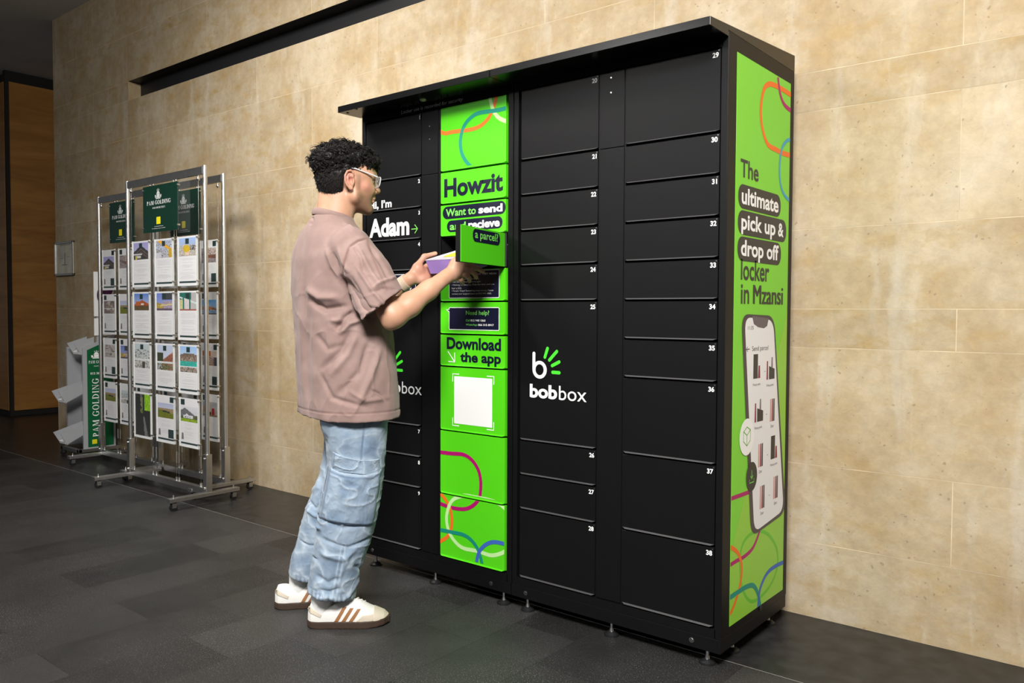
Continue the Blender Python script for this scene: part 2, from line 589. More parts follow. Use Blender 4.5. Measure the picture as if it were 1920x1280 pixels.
SKYB = mat('sky_blue_print', (0.05, 0.33, 0.50), 0.5)
PALE = mat('pale_green_print', (0.50, 0.80, 0.34), 0.5)
DKGREEN = mat('dark_green_print', (0.0035, 0.045, 0.028), 0.35)

# ================================================================ THE SETTING
STONE = stone_material()
MORTAR = mat('mortar_joint', (0.56, 0.46, 0.31), 0.85, var=0.3, vscale=6)
COURSE = [0.0, 0.285, 0.580, 1.023, 1.168, 1.467, 1.905, 2.050, 2.503, 2.795, 2.945, 3.30, CEIL]
# parity of the vertical joints course by course: 0 -> x = -0.57 - 1.17k, 1 -> x = -1.15 - 1.17k
PAR = [1, 0, 1, 0, 1, 0, 1, 0, 1, 1, 0, 1]
WX0, WX1 = -7.79, 1.6
SLOT = (-6.40, -2.6, 2.795, 2.945)

def build_wall():
    bm = bmesh.new()
    tone = []
    rnd = random.Random(3)
    j = 0.0015
    def face(x0, x1, z0, z1, y, mi, t):
        f = bm.faces.new([bm.verts.new(p) for p in ((x0, y, z0), (x1, y, z0), (x1, y, z1), (x0, y, z1))])
        f.material_index = mi
        tone.append(t)
    for r in range(len(COURSE) - 1):
        z0, z1 = COURSE[r], COURSE[r + 1]
        off = -0.57 if PAR[r] == 0 else -1.15
        xs = [WX0] + [off + 1.17 * k for k in range(-9, 6) if WX0 + 0.1 < off + 1.17 * k < WX1 - 0.05] + [WX1]
        for a, b in zip(xs[:-1], xs[1:]):
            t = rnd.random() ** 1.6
            t = min(1.0, t * 0.7 + 0.5 * min(max((-2.5 - (a + b) / 2) / 3.5, 0), 1) + 0.1 * rnd.random())  # tone rises towards the left end: stones turn browner and darker
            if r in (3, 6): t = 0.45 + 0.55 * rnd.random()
            if r == 9:
                if b > SLOT[0] and a < SLOT[1]:
                    if a < SLOT[0]: face(a + j, SLOT[0], z0 + j, z1 - j, 0, 0, t)
                    if b > SLOT[1]: face(SLOT[1], b - j, z0 + j, z1 - j, 0, 0, t)
                    continue
            face(a + j, b - j, z0 + j, z1 - j, 0, 0, t)
    # mortar sits 1.2 mm behind the stones, with the slot left open
    for x0, x1, z0, z1 in ((WX0, WX1, 0, SLOT[2]), (WX0, WX1, SLOT[3], CEIL), (WX0, SLOT[0], SLOT[2], SLOT[3]), (SLOT[1], WX1, SLOT[2], SLOT[3])):
        face(x0, x1, z0, z1, 0.0006, 1, 0)
    # left end of the wall and the stone reveal of the slot
    f = bm.faces.new([bm.verts.new(p) for p in ((WX0, 0.35, 0), (WX0, 0, 0), (WX0, 0, CEIL), (WX0, 0.35, CEIL))]); tone.append(0.4)
    f = bm.faces.new([bm.verts.new(p) for p in ((SLOT[0], 0, SLOT[2]), (SLOT[0], 0.14, SLOT[2]), (SLOT[0], 0.14, SLOT[3]), (SLOT[0], 0, SLOT[3]))]); tone.append(0.7)
    f = bm.faces.new([bm.verts.new(p) for p in ((SLOT[0], 0, SLOT[2]), (SLOT[1], 0, SLOT[2]), (SLOT[1], 0.14, SLOT[2]), (SLOT[0], 0.14, SLOT[2]))]); tone.append(0.7)
    me = bpy.data.meshes.new('wall_back')
    bm.to_mesh(me); bm.free()
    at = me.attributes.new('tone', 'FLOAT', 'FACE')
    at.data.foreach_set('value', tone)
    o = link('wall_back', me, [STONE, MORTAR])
    tag(o, kind='structure')
    s = MB()
    s.box(SLOT[0] + 0.002, SLOT[1], 0.10, 0.16, SLOT[2] - 0.05, SLOT[3] + 0.05)
    s.box(SLOT[0] - 0.05, SLOT[1], 0.004, 0.16, SLOT[3] + 0.001, SLOT[3] + 0.05)
    tag(s.build('trim_slot', mat('slot_black', (0.012, 0.012, 0.013), 0.45)), kind='structure')
build_wall()

def build_floor():
    bm = bmesh.new()
    bm.faces.new([bm.verts.new(p) for p in ((-16, -9, 0), (4, -9, 0), (4, -0.575, 0), (-16, -0.575, 0))])
    f = bm.faces.new([bm.verts.new(p) for p in ((-16, -0.572, 0), (4, -0.572, 0), (4, 2.0, 0), (-16, 2.0, 0))]); f.material_index = 1
    f = bm.faces.new([bm.verts.new(p) for p in ((-16, -0.575, 0.0002), (4, -0.575, 0.0002), (4, -0.572, 0.0002), (-16, -0.572, 0.0002))]); f.material_index = 2
    me = bpy.data.meshes.new('floor')
    bm.to_mesh(me); bm.free()
    pol = mat('polished_floor_border', (0.020, 0.020, 0.0210), 0.36, spec=0.36, bump=0.05, bscale=120, var=0.45, vscale=14)
    tag(link('floor', me, [floor_material(), pol, mat('floor_joint', (0.22, 0.215, 0.2), 0.6)]), kind='structure')
build_floor()

m = MB(); m.box(-16, 4, -9, 2.0, CEIL, CEIL + 0.1)
tag(m.build('ceiling', mat('grey_plaster', (0.70, 0.69, 0.67), 0.9, var=0.04, vscale=3)), kind='structure')
WOOD = wood_material()
DARKGAP = mat('dark_shadow_gap', (0.008, 0.007, 0.006), 0.7)
m = MB()
m.box(-9.95, -9.75, 0.33, 3.2, 0.06, CEIL - 0.12, mi=0)
m.box(-13.0, -9.80, 0.29, 0.46, 0.06, CEIL - 0.12, mi=0)
m.box(-9.83, -9.765, 0.295, 0.36, 0.0, CEIL, mi=1)
m.box(-9.95, -9.77, 0.33, 3.2, 0.0, 0.06, mi=1)
m.box(-13.0, -9.82, 0.31, 0.46, 0.0, 0.06, mi=1)
m.box(-13.0, -9.77, 0.34, 3.2, CEIL - 0.12, CEIL, mi=1)
tag(m.build('wall_left', [WOOD, DARKGAP]), kind='structure')
m = MB(); m.box(-9.75, -7.0, 2.6, 2.75, 0, CEIL)
tag(m.build('wall_far', mat('dim_wall', (0.22, 0.17, 0.12), 0.9)), kind='structure')

# ================================================================ THE PARCEL LOCKERS
YF = -0.660          # front of the doors
MOD, ZB = 0.1325, 0.132
FRONT = lambda lift=0.0: Plane((0, YF - 0.0004 - lift, 0), (1, 0, 0), (0, 0, 1))
FP = FRONT()

def zmod(k):          # height of the k-th module line above the bottom door edge
    return ZB + MOD * k

LIP = mat('lit_door_lip', (0.060, 0.060, 0.062), 0.45, spec=0.4)  # paler grey puts the light caught by the lip into its colour
def door_mesh(x0, x1, z0, z1, m, parent, name='door', y=YF, lip=True):
    """pressed steel door: flat face, turned edges, a bottom lip that stands proud"""
    g = 0.0022
    x0, x1, z0, z1 = x0 + g, x1 - g, z0 + g, z1 - g
    b = MB()
    prof = [(y + 0.018, z0 + 0.002), (y - 0.0045, z0 + 0.0012), (y - 0.0060, z0 + 0.0024), (y - 0.0048, z0 + 0.0034), (y, z0 + 0.0066),
            (y, z1 - 0.002), (y + 0.002, z1), (y + 0.018, z1)] if lip else [(y + 0.018, z0), (y, z0), (y, z1), (y + 0.018, z1)]
    n = len(prof)
    cut = 0.010
    A, B = [], []
    for (py, pz) in prof:
        ins = cut if (lip and py < y - 0.001) else 0.0
        A.append(b.bm.verts.new((x0 + ins, py, pz))); B.append(b.bm.verts.new((x1 - ins, py, pz)))
    for i in range(n):
        j = (i + 1) % n
        f = b.bm.faces.new((A[i], A[j], B[j], B[i]))
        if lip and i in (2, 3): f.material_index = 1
    b.bm.faces.new(A[::-1]); b.bm.faces.new(B)
    bmesh.ops.recalc_face_normals(b.bm, faces=b.bm.faces[:])
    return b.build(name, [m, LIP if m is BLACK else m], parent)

def door_number(s, x1, z1, parent):
    h = 0.0165
    text('number', s, FP, (x1 - 0.05, x1 - 0.0085, z1 - 0.0125 - h, z1 - 0.0125), 0.0004, WHITE, parent, bold=0.03, align='r')
    b = MB(); b.box(x1 - 0.0095, x1 - 0.0055, YF - 0.0012, YF, z1 - 0.0085, z1 - 0.0060)
    b.build('tab', mat('dull_steel', (0.32, 0.32, 0.32), 0.4, metal=1.0), parent)

def unit(x0, x1, name, label, roof, cols, feet, strips):
    """one locker unit: an Empty at its base with all its parts"""
    cx = (x0 + x1) / 2
    root = empty(name, (0, 0, 0))
    tag(root, label, 'locker', 'parcel lockers against the stone wall')
    b = MB()
    yb, yf = -0.10, YF - 0.004
    b.box(x0, x0 + 0.022, yf, yb, 0.10, 2.032, 0.0015)
    b.box(x1 - 0.024, x1, yf, yb, 0.10, 2.032, 0.0015)
    b.box(x0 + 0.02, x1 - 0.02, yf, yb, 1.9875, 2.031)
    b.box(x0 + 0.02, x1 - 0.02, yf, yb, 0.10, 0.1305)
    b.box(x0 + 0.02, x1 - 0.02, yb - 0.01, yb, 0.12, 2.0)
    edges = sorted([c[0] for c in cols] + [c[1] for c in cols] + [v for s in strips for v in s[:2]])
    inner = [(edges[i], edges[i + 1]) for i in range(1, len(edges) - 1, 2)]
    for a, c in inner:
        mid = (a + c) / 2
        w_ = max(c - a, 0.006)
        b.box(mid - w_ / 2, mid + w_ / 2, YF + 0.003, yb, 0.13, 1.99)
    b.build('carcass', BLACK, root)
    b = MB()
    b.box(x0, x1, YF - 0.008, YF + 0.002, 0.056, 0.1005, 0.0012)
    b.box(x0, x0 + 0.012, YF, -0.105, 0.056, 0.1005)
    b.box(x1 - 0.012, x1, YF, -0.105, 0.056, 0.1005, 0.0012)
    b.box(x0 + 0.01, x1 - 0.01, YF, -0.12, 0.088, 0.0995)
    p = b.build('plinth', BLACK, root)
    for bx in (x0 + 0.07, x1 - 0.10):
        q = MB(); q.cyl((bx, YF - 0.008, 0.079), (bx, YF - 0.0115, 0.079), 0.0065, n=6); q.cyl((bx, YF - 0.0085, 0.079), (bx, YF - 0.0095, 0.079), 0.009)
        q.build('bolt', mat('dark_bolt', (0.30, 0.30, 0.30), 0.3, metal=1.0), p)
    rx0, rx1 = roof
    b = MB()
    b.prism([(-0.796, 2.0145), (-0.796, 2.041), (-0.098, 2.093), (-0.098, 2.033), (-0.667, 2.033), (-0.667, 2.0145)], 'x', rx0, rx1)
    r = b.build('roof', mat('roof_black', (0.0045, 0.0045, 0.005), 0.24, spec=0.40), root)
    mb2 = r.modifiers.new('edge', 'BEVEL'); mb2.width = 0.0012; mb2.segments = 2
    for (fx, fy) in feet:
        q = MB()
        q.cyl((fx, fy, 0.014), (fx, fy, 0.088), 0.0055, n=12)
        q.cyl((fx, fy, 0.016), (fx, fy, 0.026), 0.0085, 0.006, n=16)
        f = q.build('foot', STEEL, root, smooth=True)
        q = MB(); q.cyl((fx, fy, 0.0), (fx, fy, 0.007), 0.0270, n=24); q.cyl((fx, fy, 0.007), (fx, fy, 0.016), 0.025, 0.012, n=24)
        q.build('pad', BLACKP, f)
    for (a, c, split, screws) in strips:
        for i, (z0, z1) in enumerate(((zmod(0), split), (split, zmod(14)))):
            q = MB(); q.box(a + 0.0012, c - 0.0012, YF, YF + 0.016, z0 + 0.0012, z1 - 0.0012, 0.0012)
            s = q.build('filler_panel', BLACK, root)
            if i == 1:
                for (sx, sz) in screws:
                    k = MB(); k.cyl((sx, YF, sz), (sx, YF - 0.0022, sz), 0.0026, n=10); k.build('screw', STEEL, s)
    return root

# ---- right-hand unit: two columns of black doors
RX0, RX1 = -1.9635, -1.1000
right = unit(RX0, RX1, 'parcel_locker', 'black parcel locker of doors 20 to 38 with a lime green printed side panel', (-1.9725, -1.1005),
             [(-1.9330, -1.5830), (-1.4745, -1.1270)], [(-1.909, -0.634), (-1.529, -0.634), (-1.162, -0.630), (-1.140, -0.488), (-1.140, -0.172), (-1.90, -0.172)],
             [(-1.5800, -1.4780, zmod(12), [(-1.5335, 1.964), (-1.5335, 1.913)])])
LOGO = None
def logo(pl, ox, oz, parent):
    """round b with four rays over the lower-case word"""
    c = (ox + 0.046, oz + 0.107)
    out = [(c[0] + 0.0335 * math.cos(t), c[1] + 0.0335 * math.sin(t)) for t in [2 * math.pi * i / 40 for i in range(40)]]
    inn = [(c[0] + 0.0190 * math.cos(t), c[1] + 0.0205 * math.sin(t)) for t in [2 * math.pi * i / 40 for i in range(40)]]
    strip('logo_letter', ring_poly(out, inn), pl, 0.0005, WHITE, parent)
    flat('logo_letter', [rrect(ox + 0.0125, ox + 0.0260, c[1] - 0.004, oz + 0.174, 0.0067)], pl, 0.0008, WHITE, parent)
    for (a, b_) in (((0.0705, 0.155), (0.0825, 0.188)), ((0.0915, 0.145), (0.1250, 0.178)), ((0.1045, 0.125), (0.1360, 0.140)), ((0.1070, 0.1005), (0.1365, 0.1000))):
        dx, dz = b_[0] - a[0], b_[1] - a[1]
        t0 = math.atan2(dz, dx)
        r = 0.0062
        pts = [(ox + b_[0] + r * math.cos(t0 + s), oz + b_[1] + r * math.sin(t0 + s)) for s in [math.radians(-90 + 18 * k) for k in range(11)]]
        pts += [(ox + a[0] + r * math.cos(t0 + s), oz + a[1] + r * math.sin(t0 + s)) for s in [math.radians(90 + 18 * k) for k in range(11)]]
        flat('logo_ray', [pts], pl, 0.0005, LGREEN, parent)
    text('lettering', 'bob', pl, (ox, ox + 0.128, oz, oz + 0.052), 0.0005, WHITE, parent, bold=0.035)
    text('lettering', 'box', pl, (ox + 0.136, ox + 0.258, oz, oz + 0.052), 0.0005, WHITE, parent, bold=0.0)

COLS = [(-1.9330, -1.5830, [2, 1, 1, 1, 1, 4, 1, 1, 2], 20), (-1.4745, -1.1270, [2, 1, 1, 1, 1, 1, 1, 2, 2, 2], 29)]
for (a, c, mods, n0) in COLS:
    z = 14
    for i, mcount in enumerate(mods):
        z0, z1 = zmod(z - mcount), zmod(z)
        d = door_mesh(a, c, z0, z1, BLACK, right)
        door_number(str(n0 + i), c, z1, d)
        if n0 + i == 25:
            logo(FP, -1.884, 0.829, d)
        z -= mcount

# ---- left-hand unit: one black column, one green column with an open door
LX0, LX1 = -2.8400, -1.9675
left = unit(LX0, LX1, 'parcel_locker', 'black parcel locker with a lime green door column and one open door', (-2.8450, -1.9755),
            [(-2.8170, -2.4670), (-2.3560, -2.0040)], [(-2.788, -0.632), (-2.406, -0.634), (-2.027, -0.637), (-2.78, -0.172), (-2.04, -0.172)],
            [(-2.4640, -2.3700, zmod(12), [(-2.418, 1.921), (-2.418, 1.868)])])
z = 14
for i, mcount in enumerate([2, 1, 1, 1, 1, 4, 1, 1, 2]):
    a, c = -2.8170, -2.4670
    z0, z1 = zmod(z - mcount), zmod(z)
    d = door_mesh(a, c, z0, z1, BLACK, left)
    n = i + 1
    if n not in (5, 6): door_number(str(n), c, z1, d)
    if n == 2:
        text('lettering', 'Hi, I\u2019m', FP, (-2.797, -2.650, 1.5995, 1.640), 0.0005, WHITE, d, bold=0.03)
    if n == 3:
        text('lettering', 'Adam', FP, (-2.797, -2.540, 1.478, 1.562), 0.0005, WHITE, d, bold=0.04)
        strip('arrow', stroke_polys([(-2.527, 1.502), (-2.490, 1.502)], 0.0035) + stroke_polys([(-2.507, 1.520), (-2.489, 1.502), (-2.507, 1.484)], 0.0035), FP, 0.0005, TGREEN, d)
    if n == 5:
        flat('sticker', [rrect(-2.79, -2.50, 1.225, 1.312, 0.006)], FP, 0.0004, NAVY, d)
        strip('border', ring_poly(rrect(-2.79, -2.50, 1.225, 1.312, 0.006), rrect(-2.788, -2.502, 1.227, 1.310, 0.005)), FP, 0.0006, WHITE, d)
        text('lettering', 'Locker use policy', FP, (-2.70, -2.525, 1.245, 1.255), 0.0006, WHITE, d, bold=0.02)
    if n == 6:
        logo(FP, -2.722, 0.797, d)
    z -= mcount
text('notice', 'Locker use is recorded for security', Plane((0, YF - 0.0045, 0), (1, 0, 0), (0, 0, 1)), (-2.586, -2.227, 1.9905, 2.0095), 0.0004, mat('grey_white_print', (0.62, 0.62, 0.62), 0.5), left, bold=0.0, shear=0.18)
q = MB(); q.sph((*(-2.394, -0.723, 2.014), 2.0135)[:3] if False else Vector((-2.394, -0.723, 2.014)), 0.014, 16, (1, 1, 0.55))
q.build('camera_dome', mat('dome_grey', (0.30, 0.30, 0.32), 0.25), left, smooth=True)
q = MB()
for px in ((-2.813, -0.768, 2.014), (-2.733, -0.787, 2.014)):
    q.cyl((px[0], px[1], 2.0140), (px[0], px[1], 2.0125), 0.006, n=10)
q.build('roof_bolts', BLACKP, left)

GX0, GX1 = -2.3560, -2.0040
BOX = lambda z0, z1: (GX0 + 0.0025, GX1 - 0.0025, z0 + 0.014, z1 - 0.0025)
def gdoor(k0, k1, name='door'):
    return door_mesh(GX0, GX1, zmod(k0), zmod(k1), GREEN, left, name)
# top panel: loops
d = gdoor(12, 14); bx = BOX(zmod(12), zmod(14))
for nm, pts, m_, e in (('stripe', [(-2.366, 1.895), (-2.33, 1.88), (-2.282, 1.88), (-2.195, 1.876), (-2.138, 1.883), (-2.097, 1.906), (-2.078, 1.932), (-2.061, 1.962), (-2.059, 1.986)], ORANGE, 0.0005),
                       ('stripe', [(-2.089, 1.987), (-2.072, 1.937), (-2.045, 1.903), (-2.007, 1.883), (-1.986, 1.876)], PALE, 0.0006),
                       ('stripe', [(-1.989, 1.933), (-2.056, 1.931), (-2.138, 1.935), (-2.183, 1.925), (-2.224, 1.895), (-2.244, 1.843), (-2.238, 1.793), (-2.212, 1.752), (-2.171, 1.72), (-2.137, 1.708)], TEAL, 0.0007)):
    strip(nm, stroke_polys(spline(pts, 10), 0.0160, bx), FP, e, m_, d)
# Howzit
d = gdoor(11, 12)
text('lettering', 'Howzit', FP, (-2.334, -2.020, 1.618, 1.694), 0.0005, NAVY, d, bold=0.035)
# Want to send / and recieve
d = gdoor(10, 11)
flat('pill', [rrect(-2.342, -2.006, 1.530, 1.581, 0.025)], FP, 0.0004, NAVY, d)
flat('pill', [rrect(-2.318, -2.022, 1.476, 1.523, 0.023)], FP, 0.0004, NAVY, d)
text('lettering', 'Want to', FP, (-2.324, -2.160, 1.540, 1.571), 0.0006, TGREEN, d, bold=0.02)
text('lettering', 'send', FP, (-2.146, -2.022, 1.540, 1.571), 0.0006, WHITE, d, bold=0.035)
text('lettering', 'and', FP, (-2.302, -2.214, 1.484, 1.514), 0.0006, TGREEN, d, bold=0.02)
text('lettering', 'recieve', FP, (-2.200, -2.036, 1.483, 1.514), 0.0006, WHITE, d, bold=0.035)
# the open door, hinged on its right edge
HG = Vector((-2.0065, YF - 0.0035, 0))
TH = math.radians(103.5)
rd = Vector((math.cos(TH), math.sin(TH), 0))        # hinge-to-free-edge is -rd
nd = Vector((math.sin(TH), -math.cos(TH), 0))       # outer face
ODP = Plane(HG + nd * 0.0004, rd, (0, 0, 1))
b = MB()
dw = 0.3465
zo0, zo1 = zmod(9) + 0.002, zmod(10) - 0.002
b.obox(HG - rd * dw / 2 - nd * 0.001 + Vector((0, 0, (zo0 + zo1) / 2)), rd * dw / 2, nd * 0.001, Vector((0, 0, (zo1 - zo0) / 2)), mi=0)
od = b.build('open_door', GREEN, left)
b = MB()
b.obox(HG - rd * dw / 2 - nd * 0.0115 + Vector((0, 0, (zo0 + zo1) / 2)), rd * (dw / 2 + 0.0012), nd * 0.0095, Vector((0, 0, (zo1 - zo0) / 2 + 0.0006)))
b.build('door_back', BLACK, od)
q = MB(); q.cyl((HG.x + 0.0012, HG.y + 0.004, zo0), (HG.x + 0.0012, HG.y + 0.004, zo1), 0.0052, n=12); q.build('hinge', BLACKP, od)
flat('pill', [rrect(-0.262, -0.045, zo1 - 0.052, zo1 - 0.006, 0.022)], ODP, 0.0005, NAVY, od)
text('lettering', 'a parcel?', ODP, (-0.245, -0.062, zo1 - 0.0475, zo1 - 0.010), 0.0007, TGREEN, od, bold=0.015)
# inside of the open compartment
b = MB()
b.box(GX0, GX1, YF + 0.02, -0.12, zmod(9) - 0.004, zmod(9) - 0.001)
b.box(GX0, GX1, YF + 0.02, -0.12, zmod(10) + 0.001, zmod(10) + 0.004)
b.box(GX0 - 0.001, GX0 + 0.002, YF + 0.012, -0.12, zmod(9), zmod(10))
b.box(GX1 - 0.002, GX1 + 0.001, YF + 0.012, -0.12, zmod(9), zmod(10))
cmp_ = b.build('compartment', mat('compartment_black', (0.010, 0.010, 0.011), 0.35), left)
b = MB(); b.box(-2.262, -2.19, YF + 0.03, YF + 0.036, 1.4265, 1.4315)
b.build('latch', mat('latch_grey', (0.55, 0.55, 0.55), 0.4), cmp_)
# what they mean
d = gdoor(8, 9)
def sticker(x0, x1, z0, z1, d):
    flat('sticker', [rrect(x0, x1, z0, z1, 0.006)], FP, 0.0004, NAVY, d)
    strip('border', ring_poly(rrect(x0, x1, z0, z1, 0.006), rrect(x0 + 0.0028, x1 - 0.0028, z0 + 0.0028, z1 - 0.0028, 0.004)), FP, 0.0006, WHITE, d)
sticker(-2.306, -2.036, 1.206, 1.318, d)
text('heading', 'WHAT THEY MEAN', FP, (-2.175, -2.052, 1.2985, 1.3055), 0.0007, WHITE, d, bold=0.015)
for s_, x1, zz in (('\u2022 Green: Opened successfully.', -2.140, 1.281), ('\u2022 Red: Door not found. Please try again.', -2.132, 1.2695), ('\u2022 Flashing and beeping: Close the door until you', -2.062, 1.2575),
                   ('hear a click.', -2.235, 1.2455), ('\u2022 Purple: Oops! Something went wrong. Please', -2.067, 1.2335), ('contact our support team at 012 940 1063.', -2.076, 1.2215)):
    text('lettering', s_, FP, (-2.290, x1, zz - 0.0018, zz + 0.0062), 0.0007, WHITE, d, bold=0.0)
# need help
d = gdoor(7, 8)
sticker(-2.306, -2.036, 1.078, 1.170, d)
flat('speech_tail', [[(-2.304, 1.1615), (-2.323, 1.1620), (-2.304, 1.147)]], FP, 0.0005, WHITE, d)
flat('speech_tail', [[(-2.300, 1.1590), (-2.317, 1.1600), (-2.300, 1.151)]], FP, 0.0007, NAVY, d)
text('lettering', 'Need help?', FP, (-2.212, -2.088, 1.1340, 1.1570), 0.0007, TGREEN, d, bold=0.01)
text('lettering', 'Call', FP, (-2.212, -2.191, 1.1130, 1.1215), 0.0007, TGREEN, d, bold=0.0)
text('lettering', '012 940 1063', FP, (-2.186, -2.108, 1.1130, 1.1215), 0.0007, WHITE, d, bold=0.02)
text('lettering', 'WhatsApp', FP, (-2.212, -2.151, 1.0945, 1.1040), 0.0007, TGREEN, d, bold=0.0)
text('lettering', '066 315 8917', FP, (-2.146, -2.064, 1.0960, 1.1040), 0.0007, WHITE, d, bold=0.02)
# download the app
d = gdoor(6, 7)
text('lettering', 'Download', FP, (-2.318, -2.027, 0.9985, 1.0475), 0.0005, NAVY, d, bold=0.035)
text('lettering', 'the app', FP, (-2.243, -2.027, 0.9365, 0.9895), 0.0005, NAVY, d, bold=0.035)
strip('arrow', stroke_polys([(-2.312, 0.990), (-2.274, 0.948)], 0.0045) + stroke_polys([(-2.309, 0.948), (-2.2725, 0.9465), (-2.274, 0.985)], 0.0045), FP, 0.0006, WHITE, d)
# app panel: white card with corner marks (its code is left out)
d = gdoor(4, 6)
flat('code_card', [[(-2.276, 0.6955), (-2.071, 0.6955), (-2.071, 0.8890), (-2.276, 0.8890)]], FP, 0.0005, WHITE, d)
for sx, cxx in ((1, -2.284), (-1, -2.063)):
    for sz, czz in ((1, 0.6865), (-1, 0.8980)):
        strip('corner_mark', stroke_polys([(cxx + sx * 0.036, czz), (cxx, czz), (cxx, czz + sz * 0.032)], 0.0042), FP, 0.0006, WHITE, d)
# two panels of loops
d = gdoor(2, 4); bx = BOX(zmod(2), zmod(4))
strip('stripe', stroke_polys(spline([(-2.37, 0.567), (-2.294, 0.569), (-2.225, 0.572), (-2.179, 0.556), (-2.144, 0.521), (-2.13, 0.476), (-2.132, 0.426), (-2.141, 0.382)], 10), 0.0160, bx), FP, 0.0005, MAGENTA, d)
strip('stripe', stroke_polys(spline([(-2.315, 0.344), (-2.278, 0.376), (-2.225, 0.404), (-2.161, 0.407), (-2.09, 0.407), (-2.035, 0.4), (-1.999, 0.383)], 10), 0.0160, bx), FP, 0.0006, PALE, d)
d = gdoor(0, 2); bx = BOX(zmod(0), zmod(2))
for nm, pts, m_, e in (('stripe', [(-2.37, 0.354), (-2.293, 0.345), (-2.219, 0.35), (-2.172, 0.371), (-2.141, 0.401), (-2.13, 0.433)], MAGENTA, 0.0005),
                       ('stripe', [(-2.364, 0.399), (-2.327, 0.376), (-2.299, 0.342), (-2.287, 0.293), (-2.296, 0.245), (-2.32, 0.214), (-2.364, 0.188)], ORANGE, 0.0006),
                       ('stripe', [(-2.225, 0.404), (-2.278, 0.381), (-2.305, 0.346), (-2.318, 0.295), (-2.305, 0.245), (-2.272, 0.209), (-2.224, 0.189), (-2.146, 0.191), (-2.075, 0.188), (-2.02, 0.207), (-1.98, 0.233)], PALE, 0.0007),
                       ('stripe', [(-2.09, 0.407), (-2.035, 0.4), (-1.999, 0.383), (-1.972, 0.366)], PALE, 0.0007),
                       ('stripe', [(-2.37, 0.241), (-2.293, 0.243), (-2.219, 0.243), (-2.172, 0.225), (-2.14, 0.192), (-2.123, 0.148), (-2.123, 0.105)], TEAL, 0.0008),
                       ('stripe', [(-2.151, 0.099), (-2.149, 0.154), (-2.132, 0.196), (-2.098, 0.228), (-2.053, 0.245), (-1.98, 0.246)], BLUE, 0.0009)):
    strip(nm, stroke_polys(spline(pts, 10), 0.0160, bx), FP, e, m_, d)

# ---- printed panel on the right-hand side
SP = Plane((-1.0995, 0, 0), (0, 1, 0), (0, 0, 1))
b = MB(); b.box(-1.1002, -1.0992, -0.602, -0.137, 0.128, 1.982)
side = b.build('side_graphic', GREENS, right)
SB = (-0.602, -0.137, 0.128, 1.982)
SP = Plane((-1.0991, 0, 0), (0, 1, 0), (0, 0, 1))
q = MB(); q.cyl((-1.0985, -0.345, 0.118), (-1.0965, -0.345, 0.118), 0.010, n=12); q.build('cable_port', BLACKP, right)
flat('tint', [[(-0.602, 0.36), (-0.137, 1.16), (-0.137, 0.128), (-0.602, 0.128)]], SP, 0.0002, mat('warm_green_print', (0.265, 0.58, 0.045), 0.36), side)
for pts, m_, e, wd in (([(-0.122, 1.942), (-0.2, 1.945), (-0.29, 1.944), (-0.347, 1.935), (-0.388, 1.905), (-0.409, 1.838), (-0.393, 1.778), (-0.344, 1.732), (-0.266, 1.725), (-0.191, 1.723), (-0.107, 1.728)], ORANGE, 0.0005, 0.018),
                       ([(-0.262, 1.978), (-0.24, 1.927), (-0.198, 1.896), (-0.125, 1.886)], MAGENTA, 0.0006, 0.016),
                       ([(-0.109, 1.786), (-0.167, 1.773), (-0.217, 1.734), (-0.234, 1.666), (-0.222, 1.611), (-0.184, 1.577), (-0.11, 1.557)], SKYB, 0.0007, 0.013),
                       ([(-0.621, 0.55), (-0.432, 0.546), (-0.363, 0.544)], MAGENTA, 0.0004, 0.014),
                       ([(-0.353, 0.411), (-0.38, 0.377), (-0.425, 0.346), (-0.491, 0.334), (-0.556, 0.334), (-0.63, 0.331)], MAGENTA, 0.0005, 0.014),
                       ([(-0.632, 0.399), (-0.582, 0.381), (-0.535, 0.349), (-0.512, 0.304), (-0.519, 0.256), (-0.543, 0.217), (-0.584, 0.178), (-0.624, 0.167)], ORANGE, 0.0006, 0.015),
                       ([(-0.634, 0.224), (-0.543, 0.226), (-0.474, 0.226), (-0.416, 0.216), (-0.378, 0.185), (-0.352, 0.137), (-0.342, 0.106)], TEAL, 0.0007, 0.017),
                       ([(-0.093, 0.227), (-0.204, 0.234), (-0.279, 0.23), (-0.326, 0.21), (-0.358, 0.177), (-0.37, 0.114)], BLUE, 0.0008, 0.015)):
    strip('stripe', stroke_polys(spline(pts, 12), wd, SB), SP, e, m_, side)
fg = spline([(-0.525, 0.311), (-0.506, 0.379), (-0.418, 0.4), (-0.294, 0.37), (-0.201, 0.292), (-0.203, 0.214), (-0.286, 0.167), (-0.418, 0.161), (-0.5, 0.224)], 10, True)
strip('stripe', stroke_polys(fg, 0.012, SB, True), SP, 0.00045, mat('leaf_green_print', (0.115, 0.50, 0.02), 0.4), side)
INK = mat('charcoal_print', (0.020, 0.020, 0.024), 0.4)
text('lettering', 'The', SP, (-0.567, -0.420, 1.5925, 1.651), 0.0008, INK, side, bold=0.018)
for (a0, a1, z0, z1, s_, t0, t1, tz0, tz1) in ((-0.582, -0.219, 1.492, 1.570, 'ultimate', -0.556, -0.240, 1.506, 1.560), (-0.582, -0.162, 1.407, 1.486, 'pick up', -0.556, -0.265, 1.408, 1.476),
                                           (-0.582, -0.209, 1.322, 1.401, 'drop off', -0.556, -0.232, 1.322, 1.392)):
    flat('pill', [rrect(a0, a1, z0, z1, 0.036)], SP, 0.0008, INK, side)
    text('lettering', s_, SP, (t0, t1, tz0, tz1), 0.0011, WHITE, side, bold=0.026)
text('lettering', '&', SP, (-0.240, -0.188, 1.424, 1.472), 0.0011, WHITE, side, bold=0.026)
text('lettering', 'locker', SP, (-0.553, -0.315, 1.2595, 1.328), 0.0008, INK, side, bold=0.016)
